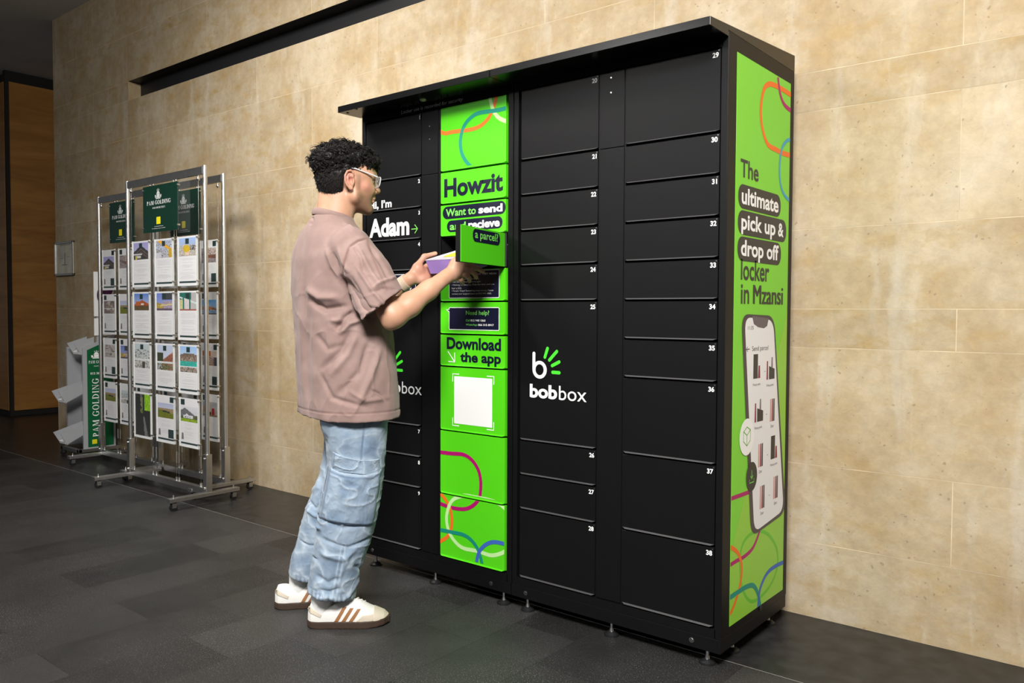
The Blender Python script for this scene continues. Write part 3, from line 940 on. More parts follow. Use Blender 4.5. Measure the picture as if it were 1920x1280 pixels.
text('lettering', 'in', SP, (-0.551, -0.484, 1.1820, 1.246), 0.0008, INK, side, bold=0.016)
for k_ in (0, 1, 2): text('lettering', 'Mzansi', SP, (-0.452 + 0.0028 * k_, -0.1885 + 0.0028 * k_, 1.1820, 1.246), 0.0008 + 0.0001 * k_, INK, side, bold=0.0)
# the printed telephone
def quad_round(p00, p10, p11, p01, r):
    """rounded quadrilateral from four corner points"""
    P = [Vector(p) for p in (p00, p10, p11, p01)]
    out = []
    for i in range(4):
        a, b_, c_ = P[i - 1], P[i], P[(i + 1) % 4]
        u_, v_ = (a - b_).normalized() * r, (c_ - b_).normalized() * r
        for k in range(9):
            t = k / 8
            q_ = (b_ + u_) * (1 - t) ** 2 + b_ * 2 * t * (1 - t) + (b_ + v_) * t * t
            out.append((q_.x, q_.y))
    return out
ph = quad_round((-0.44, 0.388), (-0.123, 0.414), (-0.262, 1.142), (-0.546, 1.149), 0.060)
ps = quad_round((-0.413, 0.399), (-0.144, 0.426), (-0.271, 1.127), (-0.52, 1.138), 0.050)
flat('phone_body', [ph], SP, 0.0010, mat('phone_edge_print', (0.045, 0.035, 0.045), 0.35), side)
flat('phone_screen', [ps], SP, 0.0013, mat('screen_print', (0.80, 0.80, 0.83), 0.4), side)
flat('phone_notch', [[(-0.459, 1.142), (-0.315, 1.133), (-0.328, 1.107), (-0.357, 1.099), (-0.408, 1.104), (-0.444, 1.115)]], SP, 0.0016, mat('notch_print', (0.12, 0.10, 0.12), 0.4), side)
text('lettering', '11:35', SP, (-0.492, -0.445, 1.096, 1.108), 0.0016, INK, side, bold=0.0)
text('lettering', 'Send parcel', SP, (-0.455, -0.315, 1.018, 1.040), 0.0016, INK, side, bold=0.0)
strip('arrow', stroke_polys([(-0.475, 1.031), (-0.503, 1.031)], 0.003) + stroke_polys([(-0.492, 1.039), (-0.503, 1.031), (-0.492, 1.023)], 0.003), SP, 0.0016, INK, side)
SKIN_P, RED_P = mat('pale_pink_print', (0.62, 0.33, 0.30), 0.5), mat('dark_red_print', (0.25, 0.03, 0.05), 0.5)
def icon(px, py, kind):
    """tiny printed pictures of lockers, counters and doors"""
    cy, cz = onside(px, py)
    if kind == 0:
        flat('picture', [[(cy - 0.030, cz - 0.035), (cy + 0.008, cz - 0.035), (cy + 0.008, cz + 0.048), (cy - 0.030, cz + 0.048)]], SP, 0.0016, INK, side)
        flat('picture', [[(cy + 0.010, cz - 0.035), (cy + 0.030, cz - 0.035), (cy + 0.026, cz + 0.008), (cy + 0.014, cz + 0.008)]], SP, 0.0017, RED_P, side)
    elif kind == 1:
        flat('picture', [[(cy - 0.012, cz - 0.035), (cy + 0.040, cz - 0.035), (cy + 0.040, cz + 0.0), (cy - 0.012, cz + 0.012)]], SP, 0.0016, INK, side)
        flat('picture', [[(cy - 0.034, cz - 0.035), (cy - 0.020, cz - 0.035), (cy - 0.022, cz + 0.030), (cy - 0.032, cz + 0.030)]], SP, 0.0017, RED_P, side)
        flat('picture', [[(cy + 0.008, cz + 0.008), (cy + 0.022, cz + 0.005), (cy + 0.020, cz + 0.042), (cy + 0.010, cz + 0.042)]], SP, 0.0017, mat('grey_purple_print', (0.20, 0.15, 0.20), 0.5), side)
    else:
        for dx, mm in ((-0.016, SKIN_P), (0.0, RED_P), (0.014, INK)):
            flat('picture', [[(cy + dx - 0.006, cz - 0.040), (cy + dx + 0.006, cz - 0.040), (cy + dx + 0.005, cz + 0.040), (cy + dx - 0.005, cz + 0.040)]], SP, 0.0016, mm, side)
CAPT = {0: 'Pickup point', 1: 'Pickup point', 2: 'Door'}
ICONS = [((-0.412, 0.964), 0), ((-0.293, 0.954), 1), ((-0.392, 0.814), 1), ((-0.268, 0.808), 2), ((-0.368, 0.66), 2), ((-0.247, 0.667), 0), ((-0.348, 0.511), 2), ((-0.226, 0.525), 2)]
onside = lambda a, b_: (a, b_)
for (p_, k_) in ICONS:
    icon(p_[0], p_[1], k_)
    text('lettering', CAPT[k_], SP, (p_[0] - (0.032 if k_ < 2 else 0.014), p_[0] + (0.032 if k_ < 2 else 0.014), p_[1] - 0.062, p_[1] - 0.051), 0.0016, INK, side, bold=0.0)
for p_ in ((-0.341, 0.949), (-0.321, 0.798), (-0.306, 0.653), (-0.285, 0.506)):
    strip('plus_mark', [[(p_[0] - 0.004, p_[1] - 0.001), (p_[0] + 0.004, p_[1] - 0.001), (p_[0] + 0.004, p_[1] + 0.001), (p_[0] - 0.004, p_[1] + 0.001)]], SP, 0.0016, INK, side)
circ = lambda c, ry, rz, n=40: [(c[0] + ry * math.cos(2 * math.pi * i / n), c[1] + rz * math.sin(2 * math.pi * i / n)) for i in range(n)]
c1, c2 = (-0.488, 0.737), (-0.443, 0.597)
flat('badge', [circ(c1, 0.060, 0.062)], SP, 0.0018, WHITE, side)
gk = mat('badge_green_print', (0.10, 0.42, 0.02), 0.5)
cube = lambda s, ox, oz: [(c1[0] + ox + s * a, c1[1] + oz + s * b_) for a, b_ in ((-0.028, -0.012), (-0.028, 0.020), (0, 0.034), (0.028, 0.022), (0.028, -0.014), (0, -0.030))]
strip('badge_box', stroke_polys(cube(1, 0, 0), 0.0035, None, True) + stroke_polys([cube(1, 0, 0)[1], (c1[0], c1[1] + 0.006), cube(1, 0, 0)[3]], 0.0035) + stroke_polys([(c1[0], c1[1] + 0.006), (c1[0], c1[1] - 0.030)], 0.0035), SP, 0.0021, gk, side)
flat('badge', [circ(c2, 0.046, 0.050)], SP, 0.0018, INK, side)
strip('badge_arrow', stroke_polys([(c2[0], c2[1] + 0.022), (c2[0], c2[1] - 0.008)], 0.0035) + stroke_polys([(c2[0] - 0.010, c2[1] + 0.003), (c2[0], c2[1] - 0.008), (c2[0] + 0.010, c2[1] + 0.003)], 0.0035)
      + stroke_polys([(c2[0] - 0.018, c2[1] - 0.008), (c2[0] - 0.018, c2[1] - 0.020), (c2[0] + 0.018, c2[1] - 0.020), (c2[0] + 0.018, c2[1] - 0.008)], 0.003), SP, 0.0021, TGREEN, side)

# ================================================================ POSTER RACKS, BROCHURE STAND, WALL NOTICE
def print_material():
    N = NT('printed_picture')
    a = N.n('ShaderNodeAttribute', attribute_name='print')
    N.l(a.outputs['Color'], N.b.inputs['Base Color'])
    N.b.inputs['Roughness'].default_value = 0.4
    return N.m
PRINT = print_material()
PAPER = mat('poster_paper', (0.80, 0.80, 0.81), 0.55)
ACRYL = mat('clear_acrylic', (0.25, 0.27, 0.27), 0.05, alpha=0.045, spec=0.5)
ACEDGE = mat('acrylic_edge', (0.80, 0.83, 0.83), 0.15, alpha=0.75)
BAND = mat('dark_teal_band', (0.010, 0.035, 0.035), 0.5)
GREYT = mat('grey_text_print', (0.62, 0.62, 0.64), 0.6)
YEL = mat('yellow_print', (0.78, 0.70, 0.01), 0.5)
PGREEN = mat('signboard_green', (0.004, 0.030, 0.019), 0.32)

def picture(kind, seed, n=26):
    """colour of every cell of a printed photo, row 0 at the bottom"""
    R = np.random.RandomState(seed)
    y, x = np.mgrid[0:n, 0:n] / (n - 1.0)
    c = np.zeros((n, n, 3))
    def put(mask, col, var=0.15):
        v = 1 + var * (R.rand(n, n, 1) - 0.5) * 2
        c[mask] = (np.array(col) * v)[mask]
    sky = lambda a, b: c.__setitem__(slice(None), np.array(a) * (1 - y[..., None]) + np.array(b) * y[..., None])
    if kind == 'slatted roof':
        sky((0.55, 0.52, 0.72), (0.42, 0.40, 0.66))
        t = y + np.abs(x - 0.5) * 0.8
        put(t < 0.86, (0.035, 0.03, 0.03)); put((t < 0.66) & (t > 0.60), (0.16, 0.13, 0.12)); put((t < 0.48) & (t > 0.40), (0.15, 0.10, 0.09))
        put((y < 0.33) & (y > 0.26) & (x < 0.6), (0.75, 0.75, 0.8)); put((y < 0.22) & (y > 0.06) & (x > 0.1) & (x < 0.5), (0.6, 0.6, 0.55)); put((y < 0.2) & (x > 0.1) & (x < 0.22), (0.55, 0.5, 0.05))
    elif kind == 'yellow crane view':
        sky((0.55, 0.56, 0.62), (0.62, 0.68, 0.85)); put(R.rand(n, n) < 0.35, (0.22, 0.20, 0.15), 0.7); put(np.abs(y - (0.85 - 0.75 * (x - 0.4))) < 0.09, (0.85, 0.45, 0.12)); put((x > .8) & (y < .5), (0.55, 0.38, 0.02)); put((x < .35) & (y < .3), (0.7, 0.7, 0.75))
    elif kind == 'golden flowers':
        sky((0.45, 0.42, 0.40), (0.45, 0.58, 0.86)); put((y < .62) & (R.rand(n, n) < .6), (0.55, 0.5, 0.42), .6); put((x - .45) ** 2 + (y - .4) ** 2 < .05, (0.62, 0.45, 0.01)); put((y > .3) & (y < .6) & (x > .65) & (R.rand(n, n) < .6), (0.08, 0.07, 0.08)); put((x - .5) ** 2 + (y - .12) ** 2 < .012, (0.8, 0.6, 0.5))
    elif kind == 'orange house':
        sky((0.6, 0.64, 0.75), (0.16, 0.27, 0.60)); put((y < .62 - .5 * np.abs(x - .55)) , (0.36, 0.10, 0.02), .5); put((y < .55) & (y > .2) & (x > .1) & (x < .4), (0.45, 0.14, 0.01), .4); put((y < .25), (0.10, 0.07, 0.03), .5); put((np.abs(x - .55) < .1) & (np.abs(y - .35) < .06), (0.8, 0.75, 0.72))
    elif kind == 'curved drive':
        sky((0.45, 0.5, 0.75), (0.22, 0.28, 0.62)); put((x > .35) & (y > .6), (0.05, 0.05, 0.06), .4); put(y < .45 - .2 * x, (0.42, 0.33, 0.12), .5); put((y < .55) & (x > .4), (0.42, 0.36, 0.42), .3); put(y < .12, (0.12, 0.08, 0.12), .3); put((np.abs(y - .25 - .1 * x) < .04) & (x > .2), (0.7, 0.6, 0.35))
    elif kind == 'green porch':
        sky((0.55, 0.53, 0.52), (0.5, 0.48, 0.5)); put((x < .2), (0.6, 0.58, 0.35)); put((y > .62) & (x < .7), (0.02, 0.12, 0.10), .5); put(np.abs(y - .75 + .35 * x) < .05, (0.7, 0.8, 0.78)); put((x > .17) & (x < .26), (0.02, 0.16, 0.10)); put((x > .3) & (x < .58) & (y < .62), (0.72, 0.68, 0.68)); put((x > .58) & (x < .68), (0.02, 0.11, 0.08)); put((y < .08), (0.35, 0.12, 0.1))
    elif kind == 'white lounge':
        sky((0.62, 0.60, 0.57), (0.62, 0.70, 0.72)); put((R.rand(n, n) < .22) & (y < .8), (0.10, 0.10, 0.09)); put(np.abs(y - .33) < .03, (0.85, 0.85, 0.85)); put((np.abs(x - .6) < .12) & (y < .25), (0.06, 0.06, 0.05))
    elif kind == 'red tiled villa':
        sky((0.75, 0.77, 0.85), (0.62, 0.68, 0.82)); put((y < .72) & (y > .32) & (x < .38), (0.035, 0.045, 0.02), .6); put((y < .4 + .5 * (x - .35)) & (x > .38), (0.30, 0.13, 0.09), .6); put(np.abs(y - .31) < .03, (0.85, 0.85, 0.85)); put((y < .28) & (R.rand(n, n) < .7), (0.16, 0.17, 0.10), .8)
    elif kind == 'turquoise pool':
        sky((0.8, 0.84, 0.9), (0.45, 0.62, 0.88)); put(y < .68 + .08 * np.sin(3 * x), (0.20, 0.15, 0.12), .5); put((y < .6) & (R.rand(n, n) < .35), (0.45, 0.40, 0.33)); put((y < .42) & (y > .22), (0.10, 0.42, 0.36), .25); put(np.abs(y - .21) < .025, (.85, .85, .85)); put((y < .18) & (R.rand(n, n) < .6), (0.3, 0.26, 0.24), .9)
    elif kind == 'dark path':
        sky((0.03, 0.03, 0.03), (0.01, 0.01, 0.01)); put((x > .58) & (y > .62), (0.30, 0.55, 0.01), .3); put((np.abs(x - .45) < .1) & (y > .55) & (R.rand(n, n) < .6), (0.22, 0.30, 0.03), .5); put(np.abs(x - .58 - .35 * (.45 - y)) < .05 + .16 * np.clip(.45 - y, 0, 1), (0.20, 0.20, 0.20), .3); c[(y > .45) & (np.abs(x - .58) < .06)] = (0.02, 0.02, 0.02)
    elif kind == 'green hillside':
        sky((0.80, 0.80, 0.86), (0.55, 0.58, 0.76)); put(y < .66, (0.32, 0.25, 0.15), .3); put(y < .55 - .22 * x, (0.16, 0.18, 0.03), .3); put((np.abs(y - .48 + .1 * x) < .06) & (x > .3) & (x < .8), (0.02, 0.03, 0.02))
    elif kind == 'white gabled house':
        sky((0.62, 0.62, 0.66), (0.80, 0.80, 0.84)); put(y < .92 - .75 * np.abs(x - .25), (0.16, 0.16, 0.17), .3); put(y < .35 + .1 * x, (0.10, 0.12, 0.06), .6); put((y < .55 - 1.2 * np.abs(x - .36)) & (y > .24), (0.85, 0.85, 0.88)); put((y < .42) & (y > .22) & (x > .15) & (x < .75), (0.8, 0.8, 0.84)); put((np.abs(y - .31) < .04) & (R.rand(n, n) < .5) & (x > .2) & (x < .6), (0.08, 0.08, 0.1)); put(y < .18, (0.26, 0.38, 0.02), .4)
    elif kind == 'attic bedroom':
        sky((0.35, 0.30, 0.30), (0.40, 0.34, 0.33)); put((x > .5) & (y > .4), (0.62, 0.52, 0.48)); put(np.abs(y - .6 + .3 * x) < .09, (0.20, 0.15, 0.15)); put((x > .45) & (y < .55) & (y > .3), (0.22, 0.09, 0.06), .4); put((R.rand(n, n) < .2), (0.1, 0.09, 0.09))
    elif kind == 'thatched house and pool':
        sky((0.55, 0.65, 0.80), (0.16, 0.36, 0.62)); put((y < .62 - .3 * np.abs(x - .3)) & (y > .3), (0.50, 0.24, 0.12), .3); put((y < .5) & (R.rand(n, n) < .25), (0.05, 0.04, 0.04)); put((y < .26), (0.26, 0.38, 0.56), .25); put(y < .06, (0.12, 0.08, 0.06))
    elif kind == 'red brick kitchen':
        sky((0.42, 0.33, 0.29), (0.70, 0.60, 0.54)); put((y > .66) & (x < .6), (0.36, 0.12, 0.05), .4); put((R.rand(n, n) < .35) & (y < .6), (0.22, 0.12, 0.10), .7); put((x > .8) & (y < .6), (0.06, 0.06, 0.08))
    elif kind == 'red armchair':
        sky((0.45, 0.40, 0.36), (0.48, 0.50, 0.52)); put((x < .4) & (y > .25) & (y < .7), (0.45, 0.28, 0.16)); put((y < .3) & (x > .1) & (x < .6), (0.03, 0.03, 0.03)); put((x > .62) & (x < .82) & (y < .6), (0.38, 0.04, 0.03), .3); put((y < .12), (0.25, 0.18, 0.12))
    else:                                    # soft grey-brown room views in blocks
        pal = [(0.42, 0.36, 0.36), (0.55, 0.50, 0.50), (0.22, 0.17, 0.17), (0.62, 0.58, 0.58), (0.30, 0.26, 0.20), (0.14, 0.16, 0.09)]
        for i in range(26):
            a, b_ = R.rand(2) * 0.9
            put((x > a) & (x < a + .05 + .25 * R.rand()) & (y > b_) & (y < b_ + .05 + .2 * R.rand()), pal[R.randint(6)], .4)
        c[c.sum(2) == 0] = pal[seed % 4]
        put((np.abs(x - .5) < .02) | (np.abs(y - .4) < .02), (.8, .8, .8))
    g = c.mean(2, keepdims=True)
    return np.clip((g + 1.35 * (c - g)) * 0.92, 0.004, 0.92)

def photo_mesh(kind, seed, x0, x1, z0, z1, y, parent):
    c = picture(kind, seed)
    n = c.shape[0]
    xs = np.linspace(x0, x1, n + 1); zs = np.linspace(z0, z1, n + 1)
    V = [(float(a), y, float(b)) for b in zs for a in xs]
    F = [(j * (n + 1) + i, j * (n + 1) + i + 1, (j + 1) * (n + 1) + i + 1, (j + 1) * (n + 1) + i) for j in range(n) for i in range(n)]
    me = bpy.data.meshes.new('photo')
    me.from_pydata(V, [], F)
    at = me.color_attributes.new('print', 'FLOAT_COLOR', 'CORNER')
    col = np.ones((n * n, 4, 4), np.float32)
    col[:, :, :3] = c.reshape(-1, 1, 3)
    at.data.foreach_set('color', col.ravel())
    return link('photo', me, PRINT, parent)

def make_poster(x, y, z, wd, hh, kind, seed, label, style):
    """clear pocket with a printed sheet, hung between two cables; x,z is its lower corner"""
    root = empty('property_poster', (x, y, z))
    tag(root, label, 'poster', 'property posters on the racks')
    b = MB(); b.box(0, wd, -0.004, -0.002, 0, hh); b.box(0, wd, 0.002, 0.004, 0, hh)
    b.build('clear_pocket', ACRYL, root)
    b = MB(); b.box(0, wd, -0.005, 0.005, 0, 0.0035); b.box(0, 0.003, -0.005, 0.005, 0, hh); b.box(wd - 0.003, wd, -0.005, 0.005, 0, hh)
    b.build('pocket_rim', ACEDGE, root)
    s = wd / 0.225
    b = MB(); b.box(0.004, wd - 0.004, -0.0012, 0.0012, 0.004, hh - 0.002)
    p = b.build('sheet', PAPER, root)
    pl = Plane((0, -0.0014, 0), (1, 0, 0), (0, 0, 1))
    if style == 'dark':
        photo_mesh(kind, seed, 0.014 * s, wd - 0.014 * s, 0.016, hh - 0.014, -0.0016, p)
    else:
        pz0 = {'a': 0.60, 'b': 0.52, 'c': 0.44}[style] * hh
        pz1 = hh - (0.012 if style != 'b' else 0.052)
        photo_mesh(kind, seed, 0.016 * s, wd - 0.016 * s, pz0, pz1, -0.0016, p)
        if style != 'b':
            strip('crest_square', [[(wd * .40, pz1 - 0.036), (wd * .58, pz1 - 0.036), (wd * .58, pz1 - 0.004), (wd * .40, pz1 - 0.004)]], pl, 0.0006, BAND, p)
        else:
            q0 = wd * .74 if seed % 2 else wd * .08
            strip('crest_square', [[(q0, hh - 0.044), (q0 + wd * .20, hh - 0.044), (q0 + wd * .20, hh - 0.010), (q0, hh - 0.010)]], pl, 0.0006, BAND, p)
            strip('agent_photo', [[(wd * .10, 0.045), (wd * .22, 0.045), (wd * .20, 0.085), (wd * .12, 0.085)]], pl, 0.0005, mat('dim_grey_print', (0.18, 0.17, 0.17), 0.6), p)
            if seed % 2: strip('contact_box', [[(wd * .64, 0.034), (wd * .93, 0.034), (wd * .93, 0.088), (wd * .64, 0.088)]], pl, 0.0005, BAND, p)
        R = random.Random(seed)
        lines = []
        zz = pz0 - 0.016
        while zz > 0.045:
            w_ = wd * R.choice((.30, .55, .72, .78))
            if style == 'b': w_ = min(w_, wd * .5)
            lines.append([(wd / 2 - w_ / 2, zz), (wd / 2 + w_ / 2, zz), (wd / 2 + w_ / 2, zz + 0.0015), (wd / 2 - w_ / 2, zz + 0.0015)])
            zz -= R.choice((0.007, 0.007, 0.016))
        if lines: strip('text_lines', lines, pl, 0.0004, GREYT, p)
        strip('footer_band', [[(0.016 * s, 0.018), (wd - 0.016 * s, 0.018), (wd - 0.016 * s, 0.029), (0.016 * s, 0.029)]], pl, 0.0004, BAND, p)
    for cx in (-0.004, wd + 0.004):
        for cz in (0.030, hh - 0.012):
            q = MB(); q.cyl((cx, -0.010, cz), (cx, 0.010, cz), 0.0045, n=10); q.build('cable_clamp', STEEL, root)
    return root

def crest(pl, cx, cz, s, parent, m_):
    """a house with plants either side over a plinth, as a small white emblem"""
    polys = [[(-.5, 0), (.5, 0), (.42, .12), (-.42, .12)], [(-.30, .14), (.30, .14), (.30, .50), (-.30, .50)], [(-.36, .52), (.36, .52), (.12, .80), (-.12, .80)],
             [(-.05, .82), (.05, .82), (.03, 1.05), (-.03, 1.05)], [(-.24, .80), (-.18, .80), (-.18, .98), (-.24, .98)], [(.18, .80), (.24, .80), (.24, .98), (.18, .98)],
             [(-.60, .12), (-.34, .16), (-.46, .44), (-.66, .40)], [(.34, .16), (.60, .12), (.66, .40), (.46, .44)]]
    strip('emblem', [[(cx + a * s, cz + b * s) for a, b in p] for p in polys], pl, 0.0008, m_, parent)

RSX = {'front': 1.0, 'side': 0.87, 'far': 0.87}
CABLES = (0.047, 0.299, 0.341, 0.594, 0.622, 0.878)
def make_rack(x0, y, sx, label):
    """steel frame on castors with six taut cables; x0 is the left post"""
    W = 0.952 * sx
    root = empty('poster_rack', (x0, y, 0))
    tag(root, label, 'poster rack', 'poster racks along the stone wall')
    for px in (0.0, W):
        b = MB(); b.cyl((px, 0, 0.06), (px, 0, 2.004), 0.0135, n=20)
        p = b.build('post', ALU, root, smooth=True)
        b = MB(); b.box(px - 0.019, px + 0.019, -0.019, 0.019, 0.058, 0.300, 0.002)
        b.build('post_socket', ALU, p)
        for zz in (0.10, 0.275):
            q = MB(); q.cyl((px, -0.019, zz), (px, -0.027, zz), 0.006, n=10); q.build('bolt', STEEL, p)
        b = MB(); b.box(px - 0.022, px + 0.022, -0.245, 0.200, 0.052, 0.074, 0.0015)
        f = b.build('foot', ALU, root)
        for yy in (-0.215, 0.170):
            q = MB(); q.cyl((px, yy, 0.074), (px, yy, 0.092), 0.004, n=8); q.build('bolt', STEEL, f)
            q = MB()
            q.cyl((px - 0.010, yy, 0.021), (px + 0.010, yy, 0.021), 0.0205, n=20)
            c = q.build('castor_wheel', BLACKP, f, smooth=True)
            q = MB(); q.box(px - 0.014, px - 0.0115, yy - 0.013, yy + 0.013, 0.018, 0.052); q.box(px + 0.0115, px + 0.014, yy - 0.013, yy + 0.013, 0.018, 0.052)
            q.box(px - 0.014, px + 0.014, yy - 0.013, yy + 0.013, 0.046, 0.052)
            q.build('castor_fork', STEEL, f)
    b = MB(); b.box(0.013, W - 0.013, -0.010, 0.010, 1.955, 2.000, 0.0015); b.build('top_rail', ALU, root)
    b = MB(); b.box(0.018, W - 0.018, -0.016, 0.016, 0.058, 0.098, 0.0015); b.build('bottom_rail', ALU, root)
    for c in CABLES:
        cx = c * sx
        b = MB()
        b.cyl((cx, 0, 0.10), (cx, 0, 1.955), 0.0011, n=6)
        cb = b.build('cable', STEEL, root)
        q = MB(); q.cyl((cx, 0, 1.957), (cx, 0, 1.945), 0.004, n=10); q.sph((cx, 0, 1.935), 0.0105, 12, (1, 1, 1.3)); q.build('cable_stop', STEEL, cb, smooth=True)
        q = MB(); q.cyl((cx, 0, 0.205), (cx, 0, 0.275), 0.0048, n=10); q.build('tensioner', STEEL, cb, smooth=True)
        q = MB(); q.cyl((cx, 0, 0.098), (cx, 0, 0.118), 0.0085, n=12); q.build('cable_anchor', STEEL, cb, smooth=True)
    return root

def make_sign(x, y, z, sx, label):
    wd, hh = 0.425 * sx, 0.292
    root = empty('company_sign', (x, y, z))
    tag(root, label, 'sign', 'green company signs at the top of the racks')
    b = MB(); b.box(0, wd, -0.004, 0.004, 0, hh); bd = b.build('board', PGREEN, root)
    pl = Plane((0, -0.0042, 0), (1, 0, 0), (0, 0, 1))
    crest(pl, wd * .46, 0.205, 0.062, bd, mat('dim_white_print', (0.55, 0.58, 0.56), 0.5))
    serif_text('lettering', 'PAM GOLDING', pl, (wd * .12, wd * .82, 0.172, 0.197), 0.0006, WHITE, bd)
    serif_text('lettering', 'PROPERTIES', pl, (wd * .29, wd * .66, 0.146, 0.157), 0.0006, WHITE, bd, 0.16)
    strip('yellow_block', [[(wd * .40, 0.048), (wd * .52, 0.048), (wd * .52, 0.093), (wd * .40, 0.093)]], pl, 0.0006, YEL, bd)
    text('lettering', 'Pam Golding Properties', pl, (wd * .34, wd * .60, 0.031, 0.038), 0.0006, WHITE, bd, bold=0.0)
    text('lettering', 'For viewing contact our office', pl, (wd * .27, wd * .66, 0.018, 0.026), 0.0006, WHITE, bd, bold=0.0)
    for cx in (-0.005, wd + 0.005):
        for cz in (0.03, hh - 0.02):
            q = MB(); q.cyl((cx, -0.009, cz), (cx, 0.009, cz), 0.0055, n=10); q.build('cable_clamp', STEEL, root)
    b = MB(); b.box(wd + 0.001, wd + 0.135 * sx, -0.0035, 0.0035, -0.02, hh + 0.006); b.build('clear_panel', ACRYL, root)
    return root

ROWS = [('top', 1.302), ('second', 0.972), ('third', 0.645), ('bottom', 0.318)]
PICS = {'front': [['slatted roof', 'yellow crane view', 'golden flowers'], ['orange house', 'curved drive', 'green porch'], ['white lounge', 'red tiled villa', 'turquoise pool'], ['dark path', 'green hillside', 'white gabled house']],
        'side': [['grey room views', 'grey room views', 'attic bedroom'], ['grey room views', 'grey room views', 'thatched house and pool'], ['grey room views', 'grey room views', 'red brick kitchen'], ['grey room views', 'grey room views', 'red armchair']],
        'far': [['slatted roof', 'attic bedroom', 'grey room views'], ['grey room views', 'green hillside', 'grey room views'], ['grey room views', 'curved drive', 'grey room views'], ['green hillside', 'white lounge', 'grey room views']]}
RK = {'front': (-5.386, -0.50, 'silver poster rack on castors standing in front of the other two racks', 'front rack'),
      'side': (-5.434, -0.275, 'silver poster rack behind the front one, on the side nearest the man', 'rack behind, nearest the man'),
      'far': (-6.312, -0.275, 'silver poster rack beside the grey brochure stand', 'rack beside the brochure stand')}
seed = 10
for key, (x0, y0, lab, where) in RK.items():
    sx = RSX[key]
    make_rack(x0, y0, sx, lab)
    make_sign(x0 + 0.250 * sx, y0 - 0.018, 1.645, sx, 'dark green company sign at the top of the ' + where)
    for r, (rn, rz) in enumerate(ROWS):
        for c, (cn, cx) in enumerate((('first', 0.060), ('middle', 0.355), ('last', 0.637))):
            k = PICS[key][r][c]
            seed += 1
            st = 'dark' if k == 'dark path' else ('b' if (key != 'front' or k in ('green hillside', 'white gabled house')) else ('c' if k in ('white lounge', 'red tiled villa', 'turquoise pool') else 'a'))
            make_poster(x0 + cx * sx, y0, rz, 0.225 * sx, 0.302, k, seed, 'poster with %s, %s row, %s column of %s' % (k, rn, cn, where), st)

# ---- brochure stand with its green end panel
GREYM = mat('grey_sheet_metal', (0.36, 0.37, 0.39), 0.42, spec=0.4)
GREYD = mat('grey_sheet_inside', (0.20, 0.205, 0.215), 0.5)
stand = empty('brochure_stand', (-6.70, -0.20, 0))
tag(stand, 'grey brochure stand with sloping trays and a green lettered end panel', 'brochure stand')
sb = lambda x: x + 6.70
sy = lambda y: y + 0.20
b = MB()
b.box(sb(-6.86), sb(-6.84), sy(-0.305), sy(-0.07), 0.075, 0.86)
b.box(sb(-6.86), sb(-6.56), sy(-0.20), sy(-0.185), 0.075, 0.90)
b.build('body', GREYM, stand)
b = MB()
b.prism([(sy(-0.308), 0.072), (sy(-0.062), 0.072), (sy(-0.062), 0.965), (sy(-0.308), 0.858)], 'x', sb(-6.565), sb(-6.550))
ep = b.build('end_panel', GREYM, stand)
EP = Plane((sb(-6.5495), sy(0), 0), (0, 1, 0), (0, 0, 1))
flat('green_print', [[(-0.276, 0.082), (-0.078, 0.082), (-0.078, 0.930), (-0.276, 0.842)]], EP, 0.0004, mat('stand_green', (0.003, 0.105, 0.035), 0.4), ep)
crest(EP, -0.205, 0.775, 0.062, ep, WHITE)
serif_text('lettering', 'PAM GOLDING', EP, (-0.264, -0.104, 0.737, 0.760), 0.0008, WHITE, ep)
serif_text('lettering', 'PROPERTIES', EP, (-0.225, -0.150, 0.711, 0.720), 0.0008, WHITE, ep, 0.16)
text('lettering', '012 365 0007', EP, (-0.252, -0.112, 0.650, 0.668), 0.0008, WHITE, ep, bold=0.02)
UP = Plane((sb(-6.5495), sy(-0.190), 0), (0, 0, 1), (0, -1, 0))
serif_text('lettering', 'PAM GOLDING', UP, (0.160, 0.620, 0.000, 0.050), 0.0008, WHITE, ep, 0.12)
UP2 = Plane((sb(-6.5495), sy(-0.132), 0), (0, 0, 1), (0, -1, 0))
serif_text('lettering', 'PROPERTIES', UP2, (0.37, 0.60, 0.0, 0.018), 0.0008, WHITE, ep, 0.2)
strip('yellow_block', [[(-0.245, 0.105), (-0.208, 0.105), (-0.208, 0.140), (-0.245, 0.140)]], EP, 0.0008, YEL, ep)
for (yb, zb_, yf_, zf_) in ((-0.215, 0.945, -0.366, 0.895), (-0.215, 0.610, -0.483, 0.530), (-0.215, 0.290, -0.476, 0.210)):
    b = MB()
    n_ = 0.004
    for X in (-6.690, -6.565):
        b.prism([(sy(yb), zb_), (sy(yf_), zf_), (sy(yf_ + 0.050), zf_ - 0.088), (sy(yb), zb_ - 0.060)], 'x', sb(X) - n_ / 2, sb(X) + n_ / 2)
    b.prism([(sy(yb), zb_ - 0.060), (sy(yf_ + 0.050), zf_ - 0.088), (sy(yf_ + 0.050), zf_ - 0.092), (sy(yb), zb_ - 0.064)], 'x', sb(-6.690), sb(-6.565))
    t = b.build('tray', GREYM, stand)
    b = MB()
    b.prism([(sy(yb), zb_ - 0.040), (sy(yf_ + 0.040), zf_ - 0.070), (sy(yf_ + 0.044), zf_ - 0.086), (sy(yb), zb_ - 0.058)], 'x', sb(-6.682), sb(-6.573))
    b.build('brochures', PAPER, t)
b = MB()
b.box(sb(-6.87), sb(-6.545), sy(-0.350), sy(-0.322), 0.045, 0.072, 0.002); b.box(sb(-6.575), sb(-6.545), sy(-0.350), sy(-0.03), 0.045, 0.072, 0.002); b.box(sb(-6.87), sb(-6.84), sy(-0.350), sy(-0.03), 0.045, 0.072, 0.002)
bs = b.build('base', ALU, stand)
